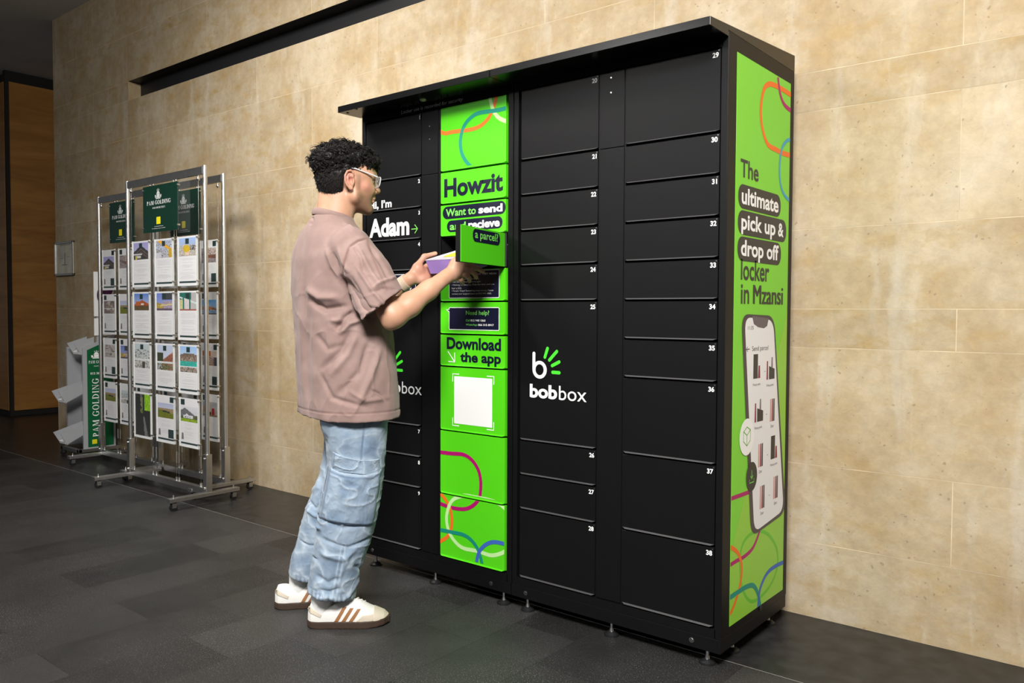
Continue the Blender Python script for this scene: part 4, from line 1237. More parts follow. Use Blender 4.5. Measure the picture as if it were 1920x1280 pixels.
for cx in (-6.56, -6.855):
    for cy in (-0.336, -0.05):
        q = MB(); q.cyl((sb(cx) - 0.009, sy(cy), 0.020), (sb(cx) + 0.009, sy(cy), 0.020), 0.0195, n=18); q.build('castor_wheel', BLACKP, bs, smooth=True)
        q = MB(); q.box(sb(cx) - 0.012, sb(cx) - 0.010, sy(cy) - 0.01, sy(cy) + 0.01, 0.018, 0.046); q.box(sb(cx) + 0.010, sb(cx) + 0.012, sy(cy) - 0.01, sy(cy) + 0.01, 0.018, 0.046); q.build('castor_fork', STEEL, bs)
b = MB(); b.box(sb(-6.59), sb(-6.57), sy(-0.19), sy(-0.17), 0.85, 1.40); b.build('header_pole', GREYM, stand)
b = MB(); b.box(sb(-6.568), sb(-6.560), sy(-0.212), sy(-0.060), 1.105, 1.455); hb = b.build('header_board', PAPER, stand)
HP = Plane((sb(-6.5598), sy(0), 0), (0, 1, 0), (0, 0, 1))
flat('flower_print', [circ((-0.115, 1.335), 0.052, 0.075)], HP, 0.0004, mat('plum_print', (0.11, 0.02, 0.09), 0.5), hb)
flat('flower_print', [circ((-0.155, 1.270), 0.035, 0.065)], HP, 0.0006, mat('plum_dark_print', (0.06, 0.012, 0.055), 0.5), hb)
strip('leaf_print', [[(-0.145, 1.175), (-0.075, 1.175), (-0.075, 1.215), (-0.145, 1.235)]], HP, 0.0005, mat('leaf_dark_print', (0.015, 0.06, 0.02), 0.5), hb)
b = MB(); b.box(sb(-6.568), sb(-6.560), sy(-0.212), sy(-0.060), 0.955, 1.090); hb2 = b.build('header_board', PAPER, stand)
strip('text_lines', [[(-0.13, 0.985 + 0.022 * i), (-0.08, 0.985 + 0.022 * i), (-0.08, 0.994 + 0.022 * i), (-0.13, 0.994 + 0.022 * i)] for i in range(4)], HP, 0.0004, GREYT, hb2)

# ---- framed plan on the wall
nf = empty('notice_frame', (-7.588, 0.0, 1.607))
tag(nf, 'silver snap frame holding a faded plan on the stone wall', 'picture frame')
b = MB()
for x0, x1, z0, z1 in ((-.195, .195, .130, .150), (-.195, .195, -.150, -.130), (-.195, -.172, -.15, .15), (.172, .195, -.15, .15)):
    b.box(x0, x1, -0.020, -0.002, z0, z1, 0.004)
b.build('frame', mat('bright_silver', (0.72, 0.71, 0.66), 0.25, metal=1.0), nf)
b = MB(); b.box(-.175, .175, -0.010, -0.003, -.132, .132); sh = b.build('plan_sheet', mat('faded_plan', (0.50, 0.49, 0.40), 0.35, var=0.25, vscale=9), nf)
FPn = Plane((0, -0.0102, 0), (1, 0, 0), (0, 0, 1))
strip('plan_marks', [[(-0.10, 0.115), (0.12, 0.115), (0.12, 0.121), (-0.10, 0.121)], [(-0.05, -0.06), (0.06, -0.06), (0.06, -0.05), (-0.05, -0.05)], [(0.0, -0.05), (0.02, -0.05), (0.02, 0.05), (0.0, 0.05)], [(-0.09, 0.0), (-0.03, 0.0), (-0.03, 0.004), (-0.09, 0.004)], [(0.05, 0.01), (0.11, 0.01), (0.11, 0.014), (0.05, 0.014)]], FPn, 0.0004, mat('plan_ink', (0.25, 0.26, 0.22), 0.6), sh)

# ================================================================ THE MAN AND THE PARCEL
# local frame: x along the picture's right, y away, z up; origin on the floor under him
MAN_AT = (-2.45, -1.14, 0.0)
MAN_RZ = math.atan2(0.7838836, 0.6209078)
man = empty('person', MAN_AT, MAN_RZ)
tag(man, 'person in a dusty pink t-shirt and light jeans putting a purple box in a locker', 'person')
_c, _s = math.cos(MAN_RZ), math.sin(MAN_RZ)
def w2l(p, vec=False):
    x, y, z = p
    if not vec: x, y = x - MAN_AT[0], y - MAN_AT[1]
    return np.array([_c * x + _s * y, -_s * x + _c * y, z])
def A3(*v): return np.array(v, float)
def unit3(v):
    v = np.asarray(v, float)
    return v / np.linalg.norm(v)

class Field:
    """signed distances on a grid; shapes are blended in and the zero surface becomes a mesh"""
    def __init__(s, lo, hi, h):
        s.lo, s.h = np.array(lo, float), h
        s.n = np.ceil((np.array(hi, float) - s.lo) / h).astype(int) + 1
        s.d = np.full(tuple(s.n), 1.0, np.float32)
    def sub(s, lo, hi):
        a = np.clip(np.floor((np.array(lo) - s.lo) / s.h).astype(int), 0, s.n)
        b = np.clip(np.ceil((np.array(hi) - s.lo) / s.h).astype(int) + 1, 0, s.n)
        sl = tuple(slice(i, j) for i, j in zip(a, b))
        ax = [(s.lo[k] + s.h * np.arange(a[k], b[k])).astype(np.float32) for k in range(3)]
        return sl, np.meshgrid(*ax, indexing='ij', sparse=True)
    def put(s, fn, lo, hi, k=0.0, op='u'):
        m = max(2.5 * s.h, 1.2 * k)
        sl, (X, Y, Z) = s.sub(np.array(lo) - m, np.array(hi) + m)
        old = s.d[sl]
        if old.size == 0: return
        d = fn(X, Y, Z).astype(np.float32)
        if op == 'u':
            if k > 0:
                hh = np.clip(0.5 + 0.5 * (old - d) / k, 0, 1)
                s.d[sl] = old * (1 - hh) + d * hh - k * hh * (1 - hh)
            else: s.d[sl] = np.minimum(old, d)
        else:                                   # carve
            d = -d
            if k > 0:
                hh = np.clip(0.5 - 0.5 * (old - d) / k, 0, 1)
                s.d[sl] = old * (1 - hh) + d * hh + k * hh * (1 - hh)
            else: s.d[sl] = np.maximum(old, d)
    def cone(s, a, b, ra, rb, k=0.01, op='u', flat=None):
        a, b = np.array(a, float), np.array(b, float)
        ab = b - a; L2 = max(ab @ ab, 1e-12)
        r = max(ra, rb)
        def fn(X, Y, Z):
            px, py, pz = X - a[0], Y - a[1], Z - a[2]
            t = np.clip((px * ab[0] + py * ab[1] + pz * ab[2]) / L2, 0, 1)
            qx, qy, qz = px - t * ab[0], py - t * ab[1], pz - t * ab[2]
            if flat is not None:
                n, f = flat
                c = (qx * n[0] + qy * n[1] + qz * n[2]) * (1 / f - 1)
                qx, qy, qz = qx + c * n[0], qy + c * n[1], qz + c * n[2]
            return np.sqrt(qx * qx + qy * qy + qz * qz) - (ra + t * (rb - ra))
        s.put(fn, np.minimum(a, b) - r, np.maximum(a, b) + r, k, op)
    def chain(s, pts, rs, k=0.01, op='u', flat=None):
        for i in range(len(pts) - 1): s.cone(pts[i], pts[i + 1], rs[i], rs[i + 1], k, op, flat)
    def ell(s, c, r, k=0.01, op='u', R=None):
        c, r = np.array(c, float), np.array(r, float)
        R = np.eye(3) if R is None else np.array(R)
        ext = np.sqrt(((R.T * r) ** 2).sum(1)) if R is not None else r
        def fn(X, Y, Z):
            px, py, pz = X - c[0], Y - c[1], Z - c[2]
            q = [R[i][0] * px + R[i][1] * py + R[i][2] * pz for i in range(3)]
            k0 = np.sqrt(sum((q[i] / r[i]) ** 2 for i in range(3)))
            k1 = np.sqrt(sum((q[i] / r[i] ** 2) ** 2 for i in range(3))) + 1e-9
            return k0 * (k0 - 1) / k1
        s.put(fn, c - ext, c + ext, k, op)
    def loft(s, secs, k=0.0, op='u', e=2.3, grow=0.0, zlo=None, zhi=None):
        """sections (z, x, y, half-length, half-width, turn)"""
        secs = np.array(sorted(secs), float)
        z0 = secs[0][0] if zlo is None else zlo
        z1 = secs[-1][0] if zhi is None else zhi
        m = secs[:, 3:5].max() + grow + 0.03
        lo = [secs[:, 1].min() - m, secs[:, 2].min() - m, z0]; hi = [secs[:, 1].max() + m, secs[:, 2].max() + m, z1]
        def fn(X, Y, Z):
            zz = Z.ravel()
            I = lambda j: _smooth_interp(zz, secs[:, 0], secs[:, j])[None, None, :]
            cx, cy, a, b, t = I(1), I(2), I(3) + grow, I(4) + grow, I(5)
            px, py = X - cx, Y - cy
            u = px * np.cos(t) + py * np.sin(t); v = -px * np.sin(t) + py * np.cos(t)
            q = (np.abs(u / a) ** e + np.abs(v / b) ** e) ** (1 / e)
            d = (q - 1) * np.minimum(a, b)
            return np.maximum(d, np.maximum(z0 - Z, Z - z1))
        s.put(fn, lo, hi, k, op)
    def half(s, p, n, k=0.0):
        """keep the side of the plane the normal points away from"""
        n = unit3(n); p = np.array(p, float)
        sl, (X, Y, Z) = s.sub(s.lo, s.lo + s.h * s.n)
        d = ((X - p[0]) * n[0] + (Y - p[1]) * n[1] + (Z - p[2]) * n[2]).astype(np.float32)
        s.d = np.maximum(s.d, d)
    def sample(s, P):
        q = (np.asarray(P) - s.lo) / s.h
        i = np.clip(np.floor(q).astype(int), 0, s.n - 2); f = q - i
        d = 0
        for a in (0, 1):
            for b in (0, 1):
                for c in (0, 1):
                    w = (f[:, 0] if a else 1 - f[:, 0]) * (f[:, 1] if b else 1 - f[:, 1]) * (f[:, 2] if c else 1 - f[:, 2])
                    d = d + w * s.d[i[:, 0] + a, i[:, 1] + b, i[:, 2] + c]
        return d
    def near(s, pts, axis=1, start=-0.6, step=0.002, n=600):
        """first hit of each point when moved along +axis: places flat patches onto the surface"""
        P = np.array(pts, float); P[:, axis] = start
        out = np.full(len(P), np.nan)
        todo = np.ones(len(P), bool)
        for _ in range(n):
            if not todo.any(): break
            ins = (P >= s.lo).all(1) & (P <= s.lo + s.h * (s.n - 1)).all(1)
            d = np.ones(len(P)); 
            if ins.any(): d[ins] = s.sample(P[ins])
            hit = todo & (d < 0)
            out[hit] = P[hit, axis] - step / 2
            todo &= ~hit
            P[todo, axis] += step
        return out
    def mesh(s, smooth=2):
        d = s.d
        S = d < 0
        c = np.zeros(tuple(s.n - 1), np.int8)
        cor = [(i, j, k) for i in (0, 1) for j in (0, 1) for k in (0, 1)]
        n0, n1, n2 = s.n
        for i, j, k in cor: c += S[i:n0 - 1 + i, j:n1 - 1 + j, k:n2 - 1 + k]
        act = np.argwhere((c > 0) & (c < 8))
        idx = np.full(tuple(s.n - 1), -1, np.int32)
        idx[act[:, 0], act[:, 1], act[:, 2]] = np.arange(len(act))
        V = np.zeros((len(act), 3)); cnt = np.zeros(len(act))
        val = {q: d[act[:, 0] + q[0], act[:, 1] + q[1], act[:, 2] + q[2]].astype(float) for q in cor}
        for q in cor:
            for ax in range(3):
                if q[ax]: continue
                r = list(q); r[ax] = 1; r = tuple(r)
                a, b = val[q], val[r]
                m = (a < 0) != (b < 0)
                t = np.where(m, a / np.where(m, a - b, 1), 0)
                P = np.tile(np.array(q, float), (len(act), 1)); P[:, ax] = t
                V[m] += P[m]; cnt[m] += 1
        V = s.lo + s.h * (act + V / cnt[:, None])
        F = []
        for ax in range(3):
            u, v = (ax + 1) % 3, (ax + 2) % 3
            sl0 = [slice(1, -1)] * 3; sl1 = [slice(1, -1)] * 3
            sl0[ax] = slice(0, -1); sl1[ax] = slice(1, None)
            A, B = S[tuple(sl0)], S[tuple(sl1)]
            for inside_first in (True, False):
                E = np.argwhere((A & ~B) if inside_first else (~A & B))
                if not len(E): continue
                off = np.ones(3, int); off[ax] = 0
                E = E + off
                def cell(du, dv):
                    q = E.copy(); q[:, u] -= du; q[:, v] -= dv
                    return idx[q[:, 0], q[:, 1], q[:, 2]]
                quad = np.stack([cell(1, 1), cell(0, 1), cell(0, 0), cell(1, 0)], 1)
                if not inside_first: quad = quad[:, ::-1]
                F.append(quad)
        F = np.concatenate(F)
        F = F[(F >= 0).all(1)]
        for _ in range(smooth): V = _relax(V, F, 0.5)
        return V, F

def _smooth_interp(z, zs, ys):
    """monotone-ish cubic through the section values"""
    z = np.clip(z, zs[0], zs[-1])
    i = np.clip(np.searchsorted(zs, z) - 1, 0, len(zs) - 2)
    m = np.gradient(ys, zs)
    h = zs[i + 1] - zs[i]; t = (z - zs[i]) / h
    return (2 * t ** 3 - 3 * t ** 2 + 1) * ys[i] + (t ** 3 - 2 * t ** 2 + t) * h * m[i] + (-2 * t ** 3 + 3 * t ** 2) * ys[i + 1] + (t ** 3 - t ** 2) * h * m[i + 1]

def _edges(F):
    return np.concatenate([F[:, [0, 1]], F[:, [1, 2]], F[:, [2, 3]], F[:, [3, 0]]])
def _relax(V, F, w):
    E = _edges(F); n = len(V)
    cnt = np.bincount(E[:, 0], minlength=n) + np.bincount(E[:, 1], minlength=n)
    acc = np.stack([np.bincount(E[:, 0], V[E[:, 1], k], n) + np.bincount(E[:, 1], V[E[:, 0], k], n) for k in range(3)], 1)
    return V * (1 - w) + w * acc / np.maximum(cnt, 1)[:, None]
def _normals(V, F):
    fn = np.cross(V[F[:, 2]] - V[F[:, 0]], V[F[:, 3]] - V[F[:, 1]])
    N = np.stack([sum(np.bincount(F[:, c], fn[:, k], len(V)) for c in range(4)) for k in range(3)], 1)
    return N / np.maximum(np.linalg.norm(N, axis=1), 1e-12)[:, None]

def np_mesh(name, V, F, m, parent, attrs=None):
    me = bpy.data.meshes.new(name)
    me.vertices.add(len(V)); me.vertices.foreach_set('co', np.asarray(V, np.float32).ravel())
    k = F.shape[1]
    me.loops.add(F.size); me.loops.foreach_set('vertex_index', F.ravel().astype(np.int32))
    me.polygons.add(len(F)); me.polygons.foreach_set('loop_start', np.arange(0, F.size, k, dtype=np.int32))
    me.polygons.foreach_set('loop_total', np.full(len(F), k, np.int32))
    me.update(calc_edges=True)
    me.validate()
    for nm, v in (attrs or {}).items():
        a = me.attributes.new(nm, 'FLOAT', 'POINT'); a.data.foreach_set('value', np.asarray(v, np.float32))
    return link(name, me, m, parent, True)

def vnoise(P, f, seed=0):
    """smooth value noise"""
    q = np.asarray(P) * f
    i = np.floor(q).astype(np.int64); t = q - i; t = t * t * (3 - 2 * t)
    def h(a, b, c):
        n = (a * 374761393 + b * 668265263 + c * 2147483647 + seed * 974634541) & 0xffffffff
        n = ((n ^ (n >> 13)) * 1274126177) & 0xffffffff
        return ((n ^ (n >> 16)) & 0xffff) / 32767.5 - 1
    r = 0
    for a in (0, 1):
        for b in (0, 1):
            for c in (0, 1):
                w = (t[:, 0] if a else 1 - t[:, 0]) * (t[:, 1] if b else 1 - t[:, 1]) * (t[:, 2] if c else 1 - t[:, 2])
                r = r + w * h(i[:, 0] + a, i[:, 1] + b, i[:, 2] + c)
    return r

def seg_dist(P2, path):
    """distance of 2D points to a polyline, and the position along it (0..1)"""
    best = np.full(len(P2), 1e9); pos = np.zeros(len(P2))
    n = len(path) - 1
    for i in range(n):
        a, b = np.array(path[i]), np.array(path[i + 1])
        ab = b - a
        t = np.clip(((P2 - a) @ ab) / (ab @ ab), 0, 1)
        d = np.linalg.norm(P2 - (a + t[:, None] * ab), axis=1)
        m = d < best
        best[m] = d[m]; pos[m] = (i + t[m]) / n
    return best, pos

def folds(V, N, F, items, side=-0.15):
    """raise or sink soft folds drawn in the side view (x,z) on the near side"""
    w_side = np.clip((-N[:, 1] - side) / 0.35, 0, 1)
    D = np.zeros(len(V))
    P2 = V[:, [0, 2]]
    for path, amp, wd in items:
        d, t = seg_dist(P2, path)
        D += amp * np.exp(-(d / wd) ** 2) * np.clip(np.sin(math.pi * np.clip(t, 0.02, 0.98)) * 1.6, 0, 1)
    return D * w_side

# ---- skin and cloth
def skin_material():
    N = NT('skin')
    tc = N.n('ShaderNodeTexCoord').outputs['Object']
    n1 = N.n('ShaderNodeTexNoise', Scale=14.0, Detail=4.0); N.l(tc, n1.inputs['Vector'])
    c = N.ramp(n1.outputs['Fac'], [(0.35, (0.485, 0.262, 0.165)), (0.65, (0.56, 0.322, 0.215))])
    bl = N.n('ShaderNodeAttribute', attribute_name='flush')
    c = N.mix(bl.outputs['Fac'], c, (0.56, 0.225, 0.180))
    bd = N.n('ShaderNodeAttribute', attribute_name='beard')
    n2 = N.n('ShaderNodeTexNoise', Scale=900.0, Detail=1.0); N.l(tc, n2.inputs['Vector'])
    st = N.n('ShaderNodeMapRange'); st.inputs['From Min'].default_value = 0.36; st.inputs['From Max'].default_value = 0.60
    st.inputs['To Min'].default_value = 0.40; st.inputs['To Max'].default_value = 0.78
    N.l(n2.outputs['Fac'], st.inputs['Value'])
    mm = N.n('ShaderNodeMath', operation='MULTIPLY'); N.l(bd.outputs['Fac'], mm.inputs[0]); N.l(st.outputs['Result'], mm.inputs[1])
    c = N.mix(mm.outputs[0], c, (0.075, 0.040, 0.028))
    N.l(c, N.b.inputs['Base Color'])
    N.b.inputs['Roughness'].default_value = 0.48
    N.b.inputs['Specular IOR Level'].default_value = 0.42
    N.b.inputs['Subsurface Weight'].default_value = 0.10
    N.b.inputs['Subsurface Radius'].default_value = (0.010, 0.004, 0.002)
    N.b.inputs['Subsurface Scale'].default_value = 0.6
    return N.m
SKIN = skin_material()
HAIR = mat('black_hair', (0.0080, 0.0066, 0.0060), 0.52, spec=0.32)

def cloth_material(name, cols, scale, attr=None, acol=None, weave=900.0, bump=0.12):
    N = NT(name)
    tc = N.n('ShaderNodeTexCoord').outputs['Object']
    n1 = N.n('ShaderNodeTexNoise', Scale=scale, Detail=6.0, Roughness=0.6); N.l(tc, n1.inputs['Vector'])
    c = N.ramp(n1.outputs['Fac'], [(0.30, cols[0]), (0.52, cols[1]), (0.72, cols[2])])
    for a, col in (attr or {}).items():
        at = N.n('ShaderNodeAttribute', attribute_name=a)
        c = N.mix(at.outputs['Fac'], c, col)
    N.l(c, N.b.inputs['Base Color'])
    N.b.inputs['Roughness'].default_value = 0.88
    N.b.inputs['Specular IOR Level'].default_value = 0.2
    N.b.inputs['Sheen Weight'].default_value = 0.12
    n2 = N.n('ShaderNodeTexNoise', Scale=weave, Detail=2.0); N.l(tc, n2.inputs['Vector'])
    bp = N.n('ShaderNodeBump', Strength=bump, Distance=0.0015); N.l(n2.outputs['Fac'], bp.inputs['Height'])
    N.l(bp.outputs['Normal'], N.b.inputs['Normal'])
    return N.m
SHIRT = cloth_material('dusty_pink_jersey', ((0.228, 0.152, 0.136), (0.275, 0.187, 0.168), (0.33, 0.232, 0.211)), 7.0, {'seam': (0.20, 0.115, 0.10)})
DENIM = cloth_material('washed_denim', ((0.105, 0.160, 0.245), (0.200, 0.272, 0.362), (0.32, 0.395, 0.475)), 9.0, {'fade': (0.43, 0.505, 0.58), 'seam': (0.125, 0.185, 0.270)}, weave=700, bump=0.2)

# ---- pose (all in the local frame)
YAW_T = math.radians(22)                       # chest turned a little away
fT, rT = A3(math.cos(YAW_T), math.sin(YAW_T), 0), A3(math.sin(YAW_T), -math.cos(YAW_T), 0)
HIP = A3(0.062, 0.0, 0.93)
CH = A3(0.000, 0.0, 1.40)
SH_R, SH_L = CH + rT * 0.180 + A3(0.006, 0, -0.014), CH - rT * 0.185 + A3(0.03, 0, -0.01)
EL_R = A3(*(0.205, -0.265, 1.132)); WR_R = A3(*(0.417, -0.17, 1.288))
EL_L = A3(0.135, 0.155, 1.165); WR_L = A3(*(0.29, 0.075, 1.275))

body = Field((-0.20, -0.34, 0.66), (0.62, 0.32, 1.79), 0.0030)
# torso inside the shirt
body.loft([(0.82, 0.070, 0, 0.10, 0.14, YAW_T), (0.95, 0.060, 0, 0.105, 0.155, YAW_T), (1.15, 0.035, 0, 0.10, 0.15, YAW_T), (1.32, 0.01, 0, 0.105, 0.165, YAW_T), (1.42, -0.005, 0, 0.075, 0.12, YAW_T), (1.47, -0.005, 0, 0.05, 0.07, YAW_T)], e=2.2)
body.cone(SH_R, SH_L, 0.055, 0.055, 0.03)
NK0, NK1 = A3(0.000, 0, 1.44), A3(0.033, 0, 1.575)
body.cone(NK0, NK1, 0.066, 0.0575, 0.03)
body.cone(A3(-0.012, 0, 1.48), A3(0.002, 0, 1.60), 0.052, 0.050, 0.02)

# head, built facing +x then turned about the neck axis
HY = math.radians(10); HC = A3(0.045, 0, 0)
ch_, sh_ = math.cos(HY), math.sin(HY)
def Hd(x, y, z): return A3(HC[0] + ch_ * (x - HC[0]) - sh_ * y, sh_ * (x - HC[0]) + ch_ * y, z)
HR = np.array([[ch_, sh_, 0], [-sh_, ch_, 0], [0, 0, 1]])
def RotY(t):
    c, s = math.cos(t), math.sin(t)
    return np.array([[c, 0, s], [0, 1, 0], [-s, 0, c]])
def hell(c, r, k=0.01, op='u', tilt=0.0, f=None):
    (f or body).ell(Hd(*c), r, k, op, RotY(tilt) @ HR)
def hcone(a, b, ra, rb, k=0.008, op='u', flat=None):
    body.cone(Hd(*a), Hd(*b), ra, rb, k, op, flat)
hell((0.050, 0, 1.672), (0.104, 0.076, 0.086))
hell((0.098, 0, 1.655), (0.064, 0.066, 0.062), 0.02)
hell((0.100, 0, 1.598), (0.052, 0.056, 0.074), 0.02)
hcone((0.152, 0, 1.665), (0.150, 0, 1.690), 0.012, 0.014, 0.02)
for sgn in (-1, 1):
    hcone((0.072, sgn * 0.053, 1.575), (0.128, sgn * 0.018, 1.537), 0.019, 0.017, 0.022)      # jaw
    hcone((0.070, sgn * 0.057, 1.628), (0.074, sgn * 0.054, 1.578), 0.016, 0.018, 0.02)
    hcone((0.112, sgn * 0.047, 1.617), (0.136, sgn * 0.030, 1.606), 0.017, 0.015, 0.018)     # cheek
    hcone((0.150, sgn * 0.010, 1.660), (0.134, sgn * 0.046, 1.660), 0.009, 0.009, 0.012)     # brow
    hell((0.155, sgn * 0.031, 1.641), (0.017, 0.016, 0.012), 0.010, 'c')                      # eye socket
    hell((0.136, sgn * 0.030, 1.640), (0.0125, 0.0135, 0.0125), 0.003)
    hcone((0.1405, sgn * 0.016, 1.6470), (0.1320, sgn * 0.045, 1.6440), 0.0062, 0.0060, 0.004)   # upper lid
    hcone((0.1395, sgn * 0.016, 1.6320), (0.1310, sgn * 0.044, 1.6320), 0.0050, 0.0048, 0.004)   # lower lid
    hcone((0.156, sgn * 0.011, 1.601), (0.160, sgn * 0.010, 1.604), 0.0078, 0.0070, 0.006)     # nostril wing
hcone((0.134, 0, 1.536), (0.138, 0, 1.540), 0.0175, 0.016, 0.016)                             # chin
hcone((0.153, 0, 1.648), (0.1690, 0, 1.612), 0.0080, 0.0100, 0.008)                           # nose
hell((0.1695, 0, 1.608), (0.0110, 0.0105, 0.0095), 0.006)
hcone((0.150, 0, 1.597), (0.151, 0, 1.582), 0.009, 0.011, 0.008)
hell((0.150, 0, 1.5765), (0.0110, 0.0215, 0.0060), 0.004)                                     # lips
hell((0.1475, 0, 1.5660), (0.0105, 0.0185, 0.0062), 0.004)
hcone((0.165, -0.017, 1.5712), (0.165, 0.017, 1.5712), 0.0014, 0.0014, 0.003, 'c')
hell((0.151, 0, 1.5535), (0.010, 0.020, 0.006), 0.008, 'c')
# ears
for sgn in (-1, 1):
    e0 = (0.0480, sgn * 0.0765, 1.631)
    def E(dx, dy, dz): return (e0[0] + dx, e0[1] + sgn * dy, e0[2] + dz)
    hell(E(-0.001, 0.003, 0.001), (0.0190, 0.0085, 0.0300), 0.006, tilt=0.22)
    hell(E(0.004, 0.0150, -0.002), (0.0115, 0.0165, 0.0150), 0.0015, 'c', tilt=0.22)
    hell(E(-0.004, 0.0150, 0.016), (0.0085, 0.0080, 0.0095), 0.002, 'c', tilt=0.22)
    rim = [E(0.012, 0.006, 0.012), E(0.012, 0.010, 0.026), E(0.002, 0.0125, 0.0345), E(-0.011, 0.0135, 0.030), E(-0.019, 0.0135, 0.014), E(-0.0185, 0.0125, -0.004), E(-0.011, 0.0105, -0.020), E(-0.001, 0.0085, -0.030), E(0.006, 0.006, -0.0325)]
    for p, q in zip(rim[:-1], rim[1:]): hcone(p, q, 0.0043, 0.0043, 0.0015)
    hell(E(0.004, 0.006, -0.0300), (0.0085, 0.0055, 0.0080), 0.004)                           # lobe
    hcone(E(0.0135, 0.007, -0.003), E(0.0125, 0.007, -0.011), 0.0042, 0.0040, 0.003)           # tragus
    for p, q in ((E(-0.006, 0.0085, 0.020), E(-0.0085, 0.0095, 0.002)), (E(-0.0085, 0.0095, 0.002), E(0.002, 0.0085, -0.015))):
        hcone(p, q, 0.0030, 0.0030, 0.003)

# arms
def arm(S, El, W, side):
    up, fo = unit3(El - S), unit3(W - El)
    body.chain([S, S + (El - S) * 0.45, El - up * 0.02], [0.050, 0.047, 0.040], 0.02)
    body.cone(El - up * 0.03, El + fo * 0.01, 0.040, 0.040, 0.02)
    L = np.linalg.norm(W - El)
    body.chain([El, El + fo * L * 0.28, El + fo * L * 0.62, W], [0.0395, 0.0415, 0.0330, 0.0245], 0.02)
    body.cone(W - fo * 0.02, W + fo * 0.012, 0.0245, 0.0240, 0.01)
arm(SH_R, EL_R, WR_R, 1)
arm(SH_L, EL_L, WR_L, -1)
body.ell(EL_R + A3(-0.012, 0.0, -0.022), (0.022, 0.02, 0.02), 0.02)

def hand(W, K, fingers, thumb, N, thenar):
    """palm plus five separate fingers from explicit joints: wrist W, four knuckles K, finger joints, thumb joints"""
    K = [np.array(k, float) for k in K]
    N = unit3(N)
    for k, r in zip(K, (0.0130, 0.0135, 0.0125, 0.0115)):
        body.chain([W + 0.25 * (k - W), W + 0.7 * (k - W), k], [0.0155, 0.0150, r * 0.92], 0.012)
    for k, fg, r in zip(K, fingers, (0.0097, 0.0099, 0.0094, 0.0084)):
        pts = [k] + [np.array(q, float) for q in fg]
        body.chain(pts, [r * 1.06, r, r * 0.94, r * 0.84][:len(pts)], 0.0035)
        body.ell(pts[1], (r * 1.10,) * 3, 0.004)
    T = [W + 0.30 * (np.array(thumb[0], float) - W)] + [np.array(t, float) for t in thumb]
    body.chain(T, [0.0165, 0.0132, 0.0112, 0.0090], 0.008)
    body.ell(thenar, (0.022, 0.020, 0.024), 0.014)

# the box first, since both hands close on it
PT = math.radians(15.0)                         # tipped up into the locker
PX0, PX1 = -2.300, -2.085
PL_, PH_ = 0.285, 0.056
pn = np.array((-2.266, -0.835, 1.353))               # near top left corner
PX0 = float(pn[0]); PX1 = PX0 + 0.222
pY = A3(0, math.cos(PT), math.sin(PT)); pU = A3(0, -math.sin(PT), math.cos(PT)); pX = A3(1, 0, 0)
def BX(a, b, c):                                # a across, b inward, c down, in metres
    return pn + pX * a + pY * b - pU * c
lw = lambda p: w2l(p)
# right hand: along the right-hand side of the box, fingers bent underneath, thumb over the top
hand(WR_R, [(0.464, -0.16, 1.329), (0.461, -0.17, 1.309), (0.448, -0.172, 1.291), (0.433, -0.168, 1.277)],
     [[(0.505, -0.14, 1.321), (0.533, -0.122, 1.312), (0.553, -0.108, 1.303)], [(0.502, -0.15, 1.302), (0.518, -0.136, 1.291), (0.524, -0.124, 1.28)],
      [(0.485, -0.156, 1.284), (0.495, -0.144, 1.275), (0.496, -0.134, 1.265)], [(0.461, -0.158, 1.268), (0.468, -0.15, 1.263), (0.467, -0.142, 1.255)]],
     [(0.443, -0.168, 1.336), (0.471, -0.155, 1.368), (0.513, -0.13, 1.387)], w2l(A3(-0.8, 0, 0.6), True), A3(*(0.438, -0.165, 1.322)))
# left hand: palm under the near left edge, thumb up the side and over the lid
hand(WR_L, [(0.365, 0.11, 1.332), (0.374, 0.1, 1.313), (0.375, 0.09, 1.293), (0.364, 0.08, 1.276)],
     [[(0.404, 0.112, 1.305), (0.433, 0.105, 1.301), (0.453, 0.098, 1.305)], [(0.415, 0.1, 1.292), (0.444, 0.092, 1.29), (0.466, 0.085, 1.294)],
      [(0.414, 0.09, 1.277), (0.44, 0.082, 1.277), (0.458, 0.075, 1.281)], [(0.393, 0.08, 1.264), (0.414, 0.074, 1.264), (0.428, 0.068, 1.266)]],
     [(0.322, 0.08, 1.328), (0.354, 0.09, 1.368), (0.398, 0.098, 1.382)], w2l(A3(0.3, -0.5, 0.8), True), A3(*(0.33, 0.08, 1.315)))
BV, BF = body.mesh(2)
# beard, flush
H = np.stack([HC[0] + ch_ * (BV[:, 0] - HC[0]) + sh_ * BV[:, 1], -sh_ * (BV[:, 0] - HC[0]) + ch_ * BV[:, 1], BV[:, 2]], 1)
sm = lambda x, a, b: np.clip((x - a) / (b - a), 0, 1) ** 2 * (3 - 2 * np.clip((x - a) / (b - a), 0, 1))
jawline = 1.596 - 0.10 * (H[:, 0] - 0.10)
beard = sm(-(H[:, 2] - jawline), -0.012, 0.022) * sm(H[:, 0], 0.062, 0.086) * sm(H[:, 2], 1.498, 1.522)
lip = (np.abs(H[:, 2] - 1.571) < 0.0125) & (H[:, 0] > 0.138) & (np.abs(H[:, 1]) < 0.022)
must = sm(H[:, 0], 0.132, 0.145) * sm(H[:, 2], 1.576, 1.582) * sm(-H[:, 2], -1.597, -1.590) * sm(-np.abs(H[:, 1]), -0.034, -0.022)
beard = np.maximum(beard, must * 0.95); beard[lip] *= 0.15
side_b = sm(-np.abs(H[:, 0] - 0.081), -0.013, -0.006) * sm(H[:, 2], 1.585, 1.60) * sm(-H[:, 2], -1.662, -1.648) * (np.abs(H[:, 1]) > 0.05)
beard = np.maximum(beard, 0.55 * side_b)
beard[BV[:, 2] < 1.495] = 0
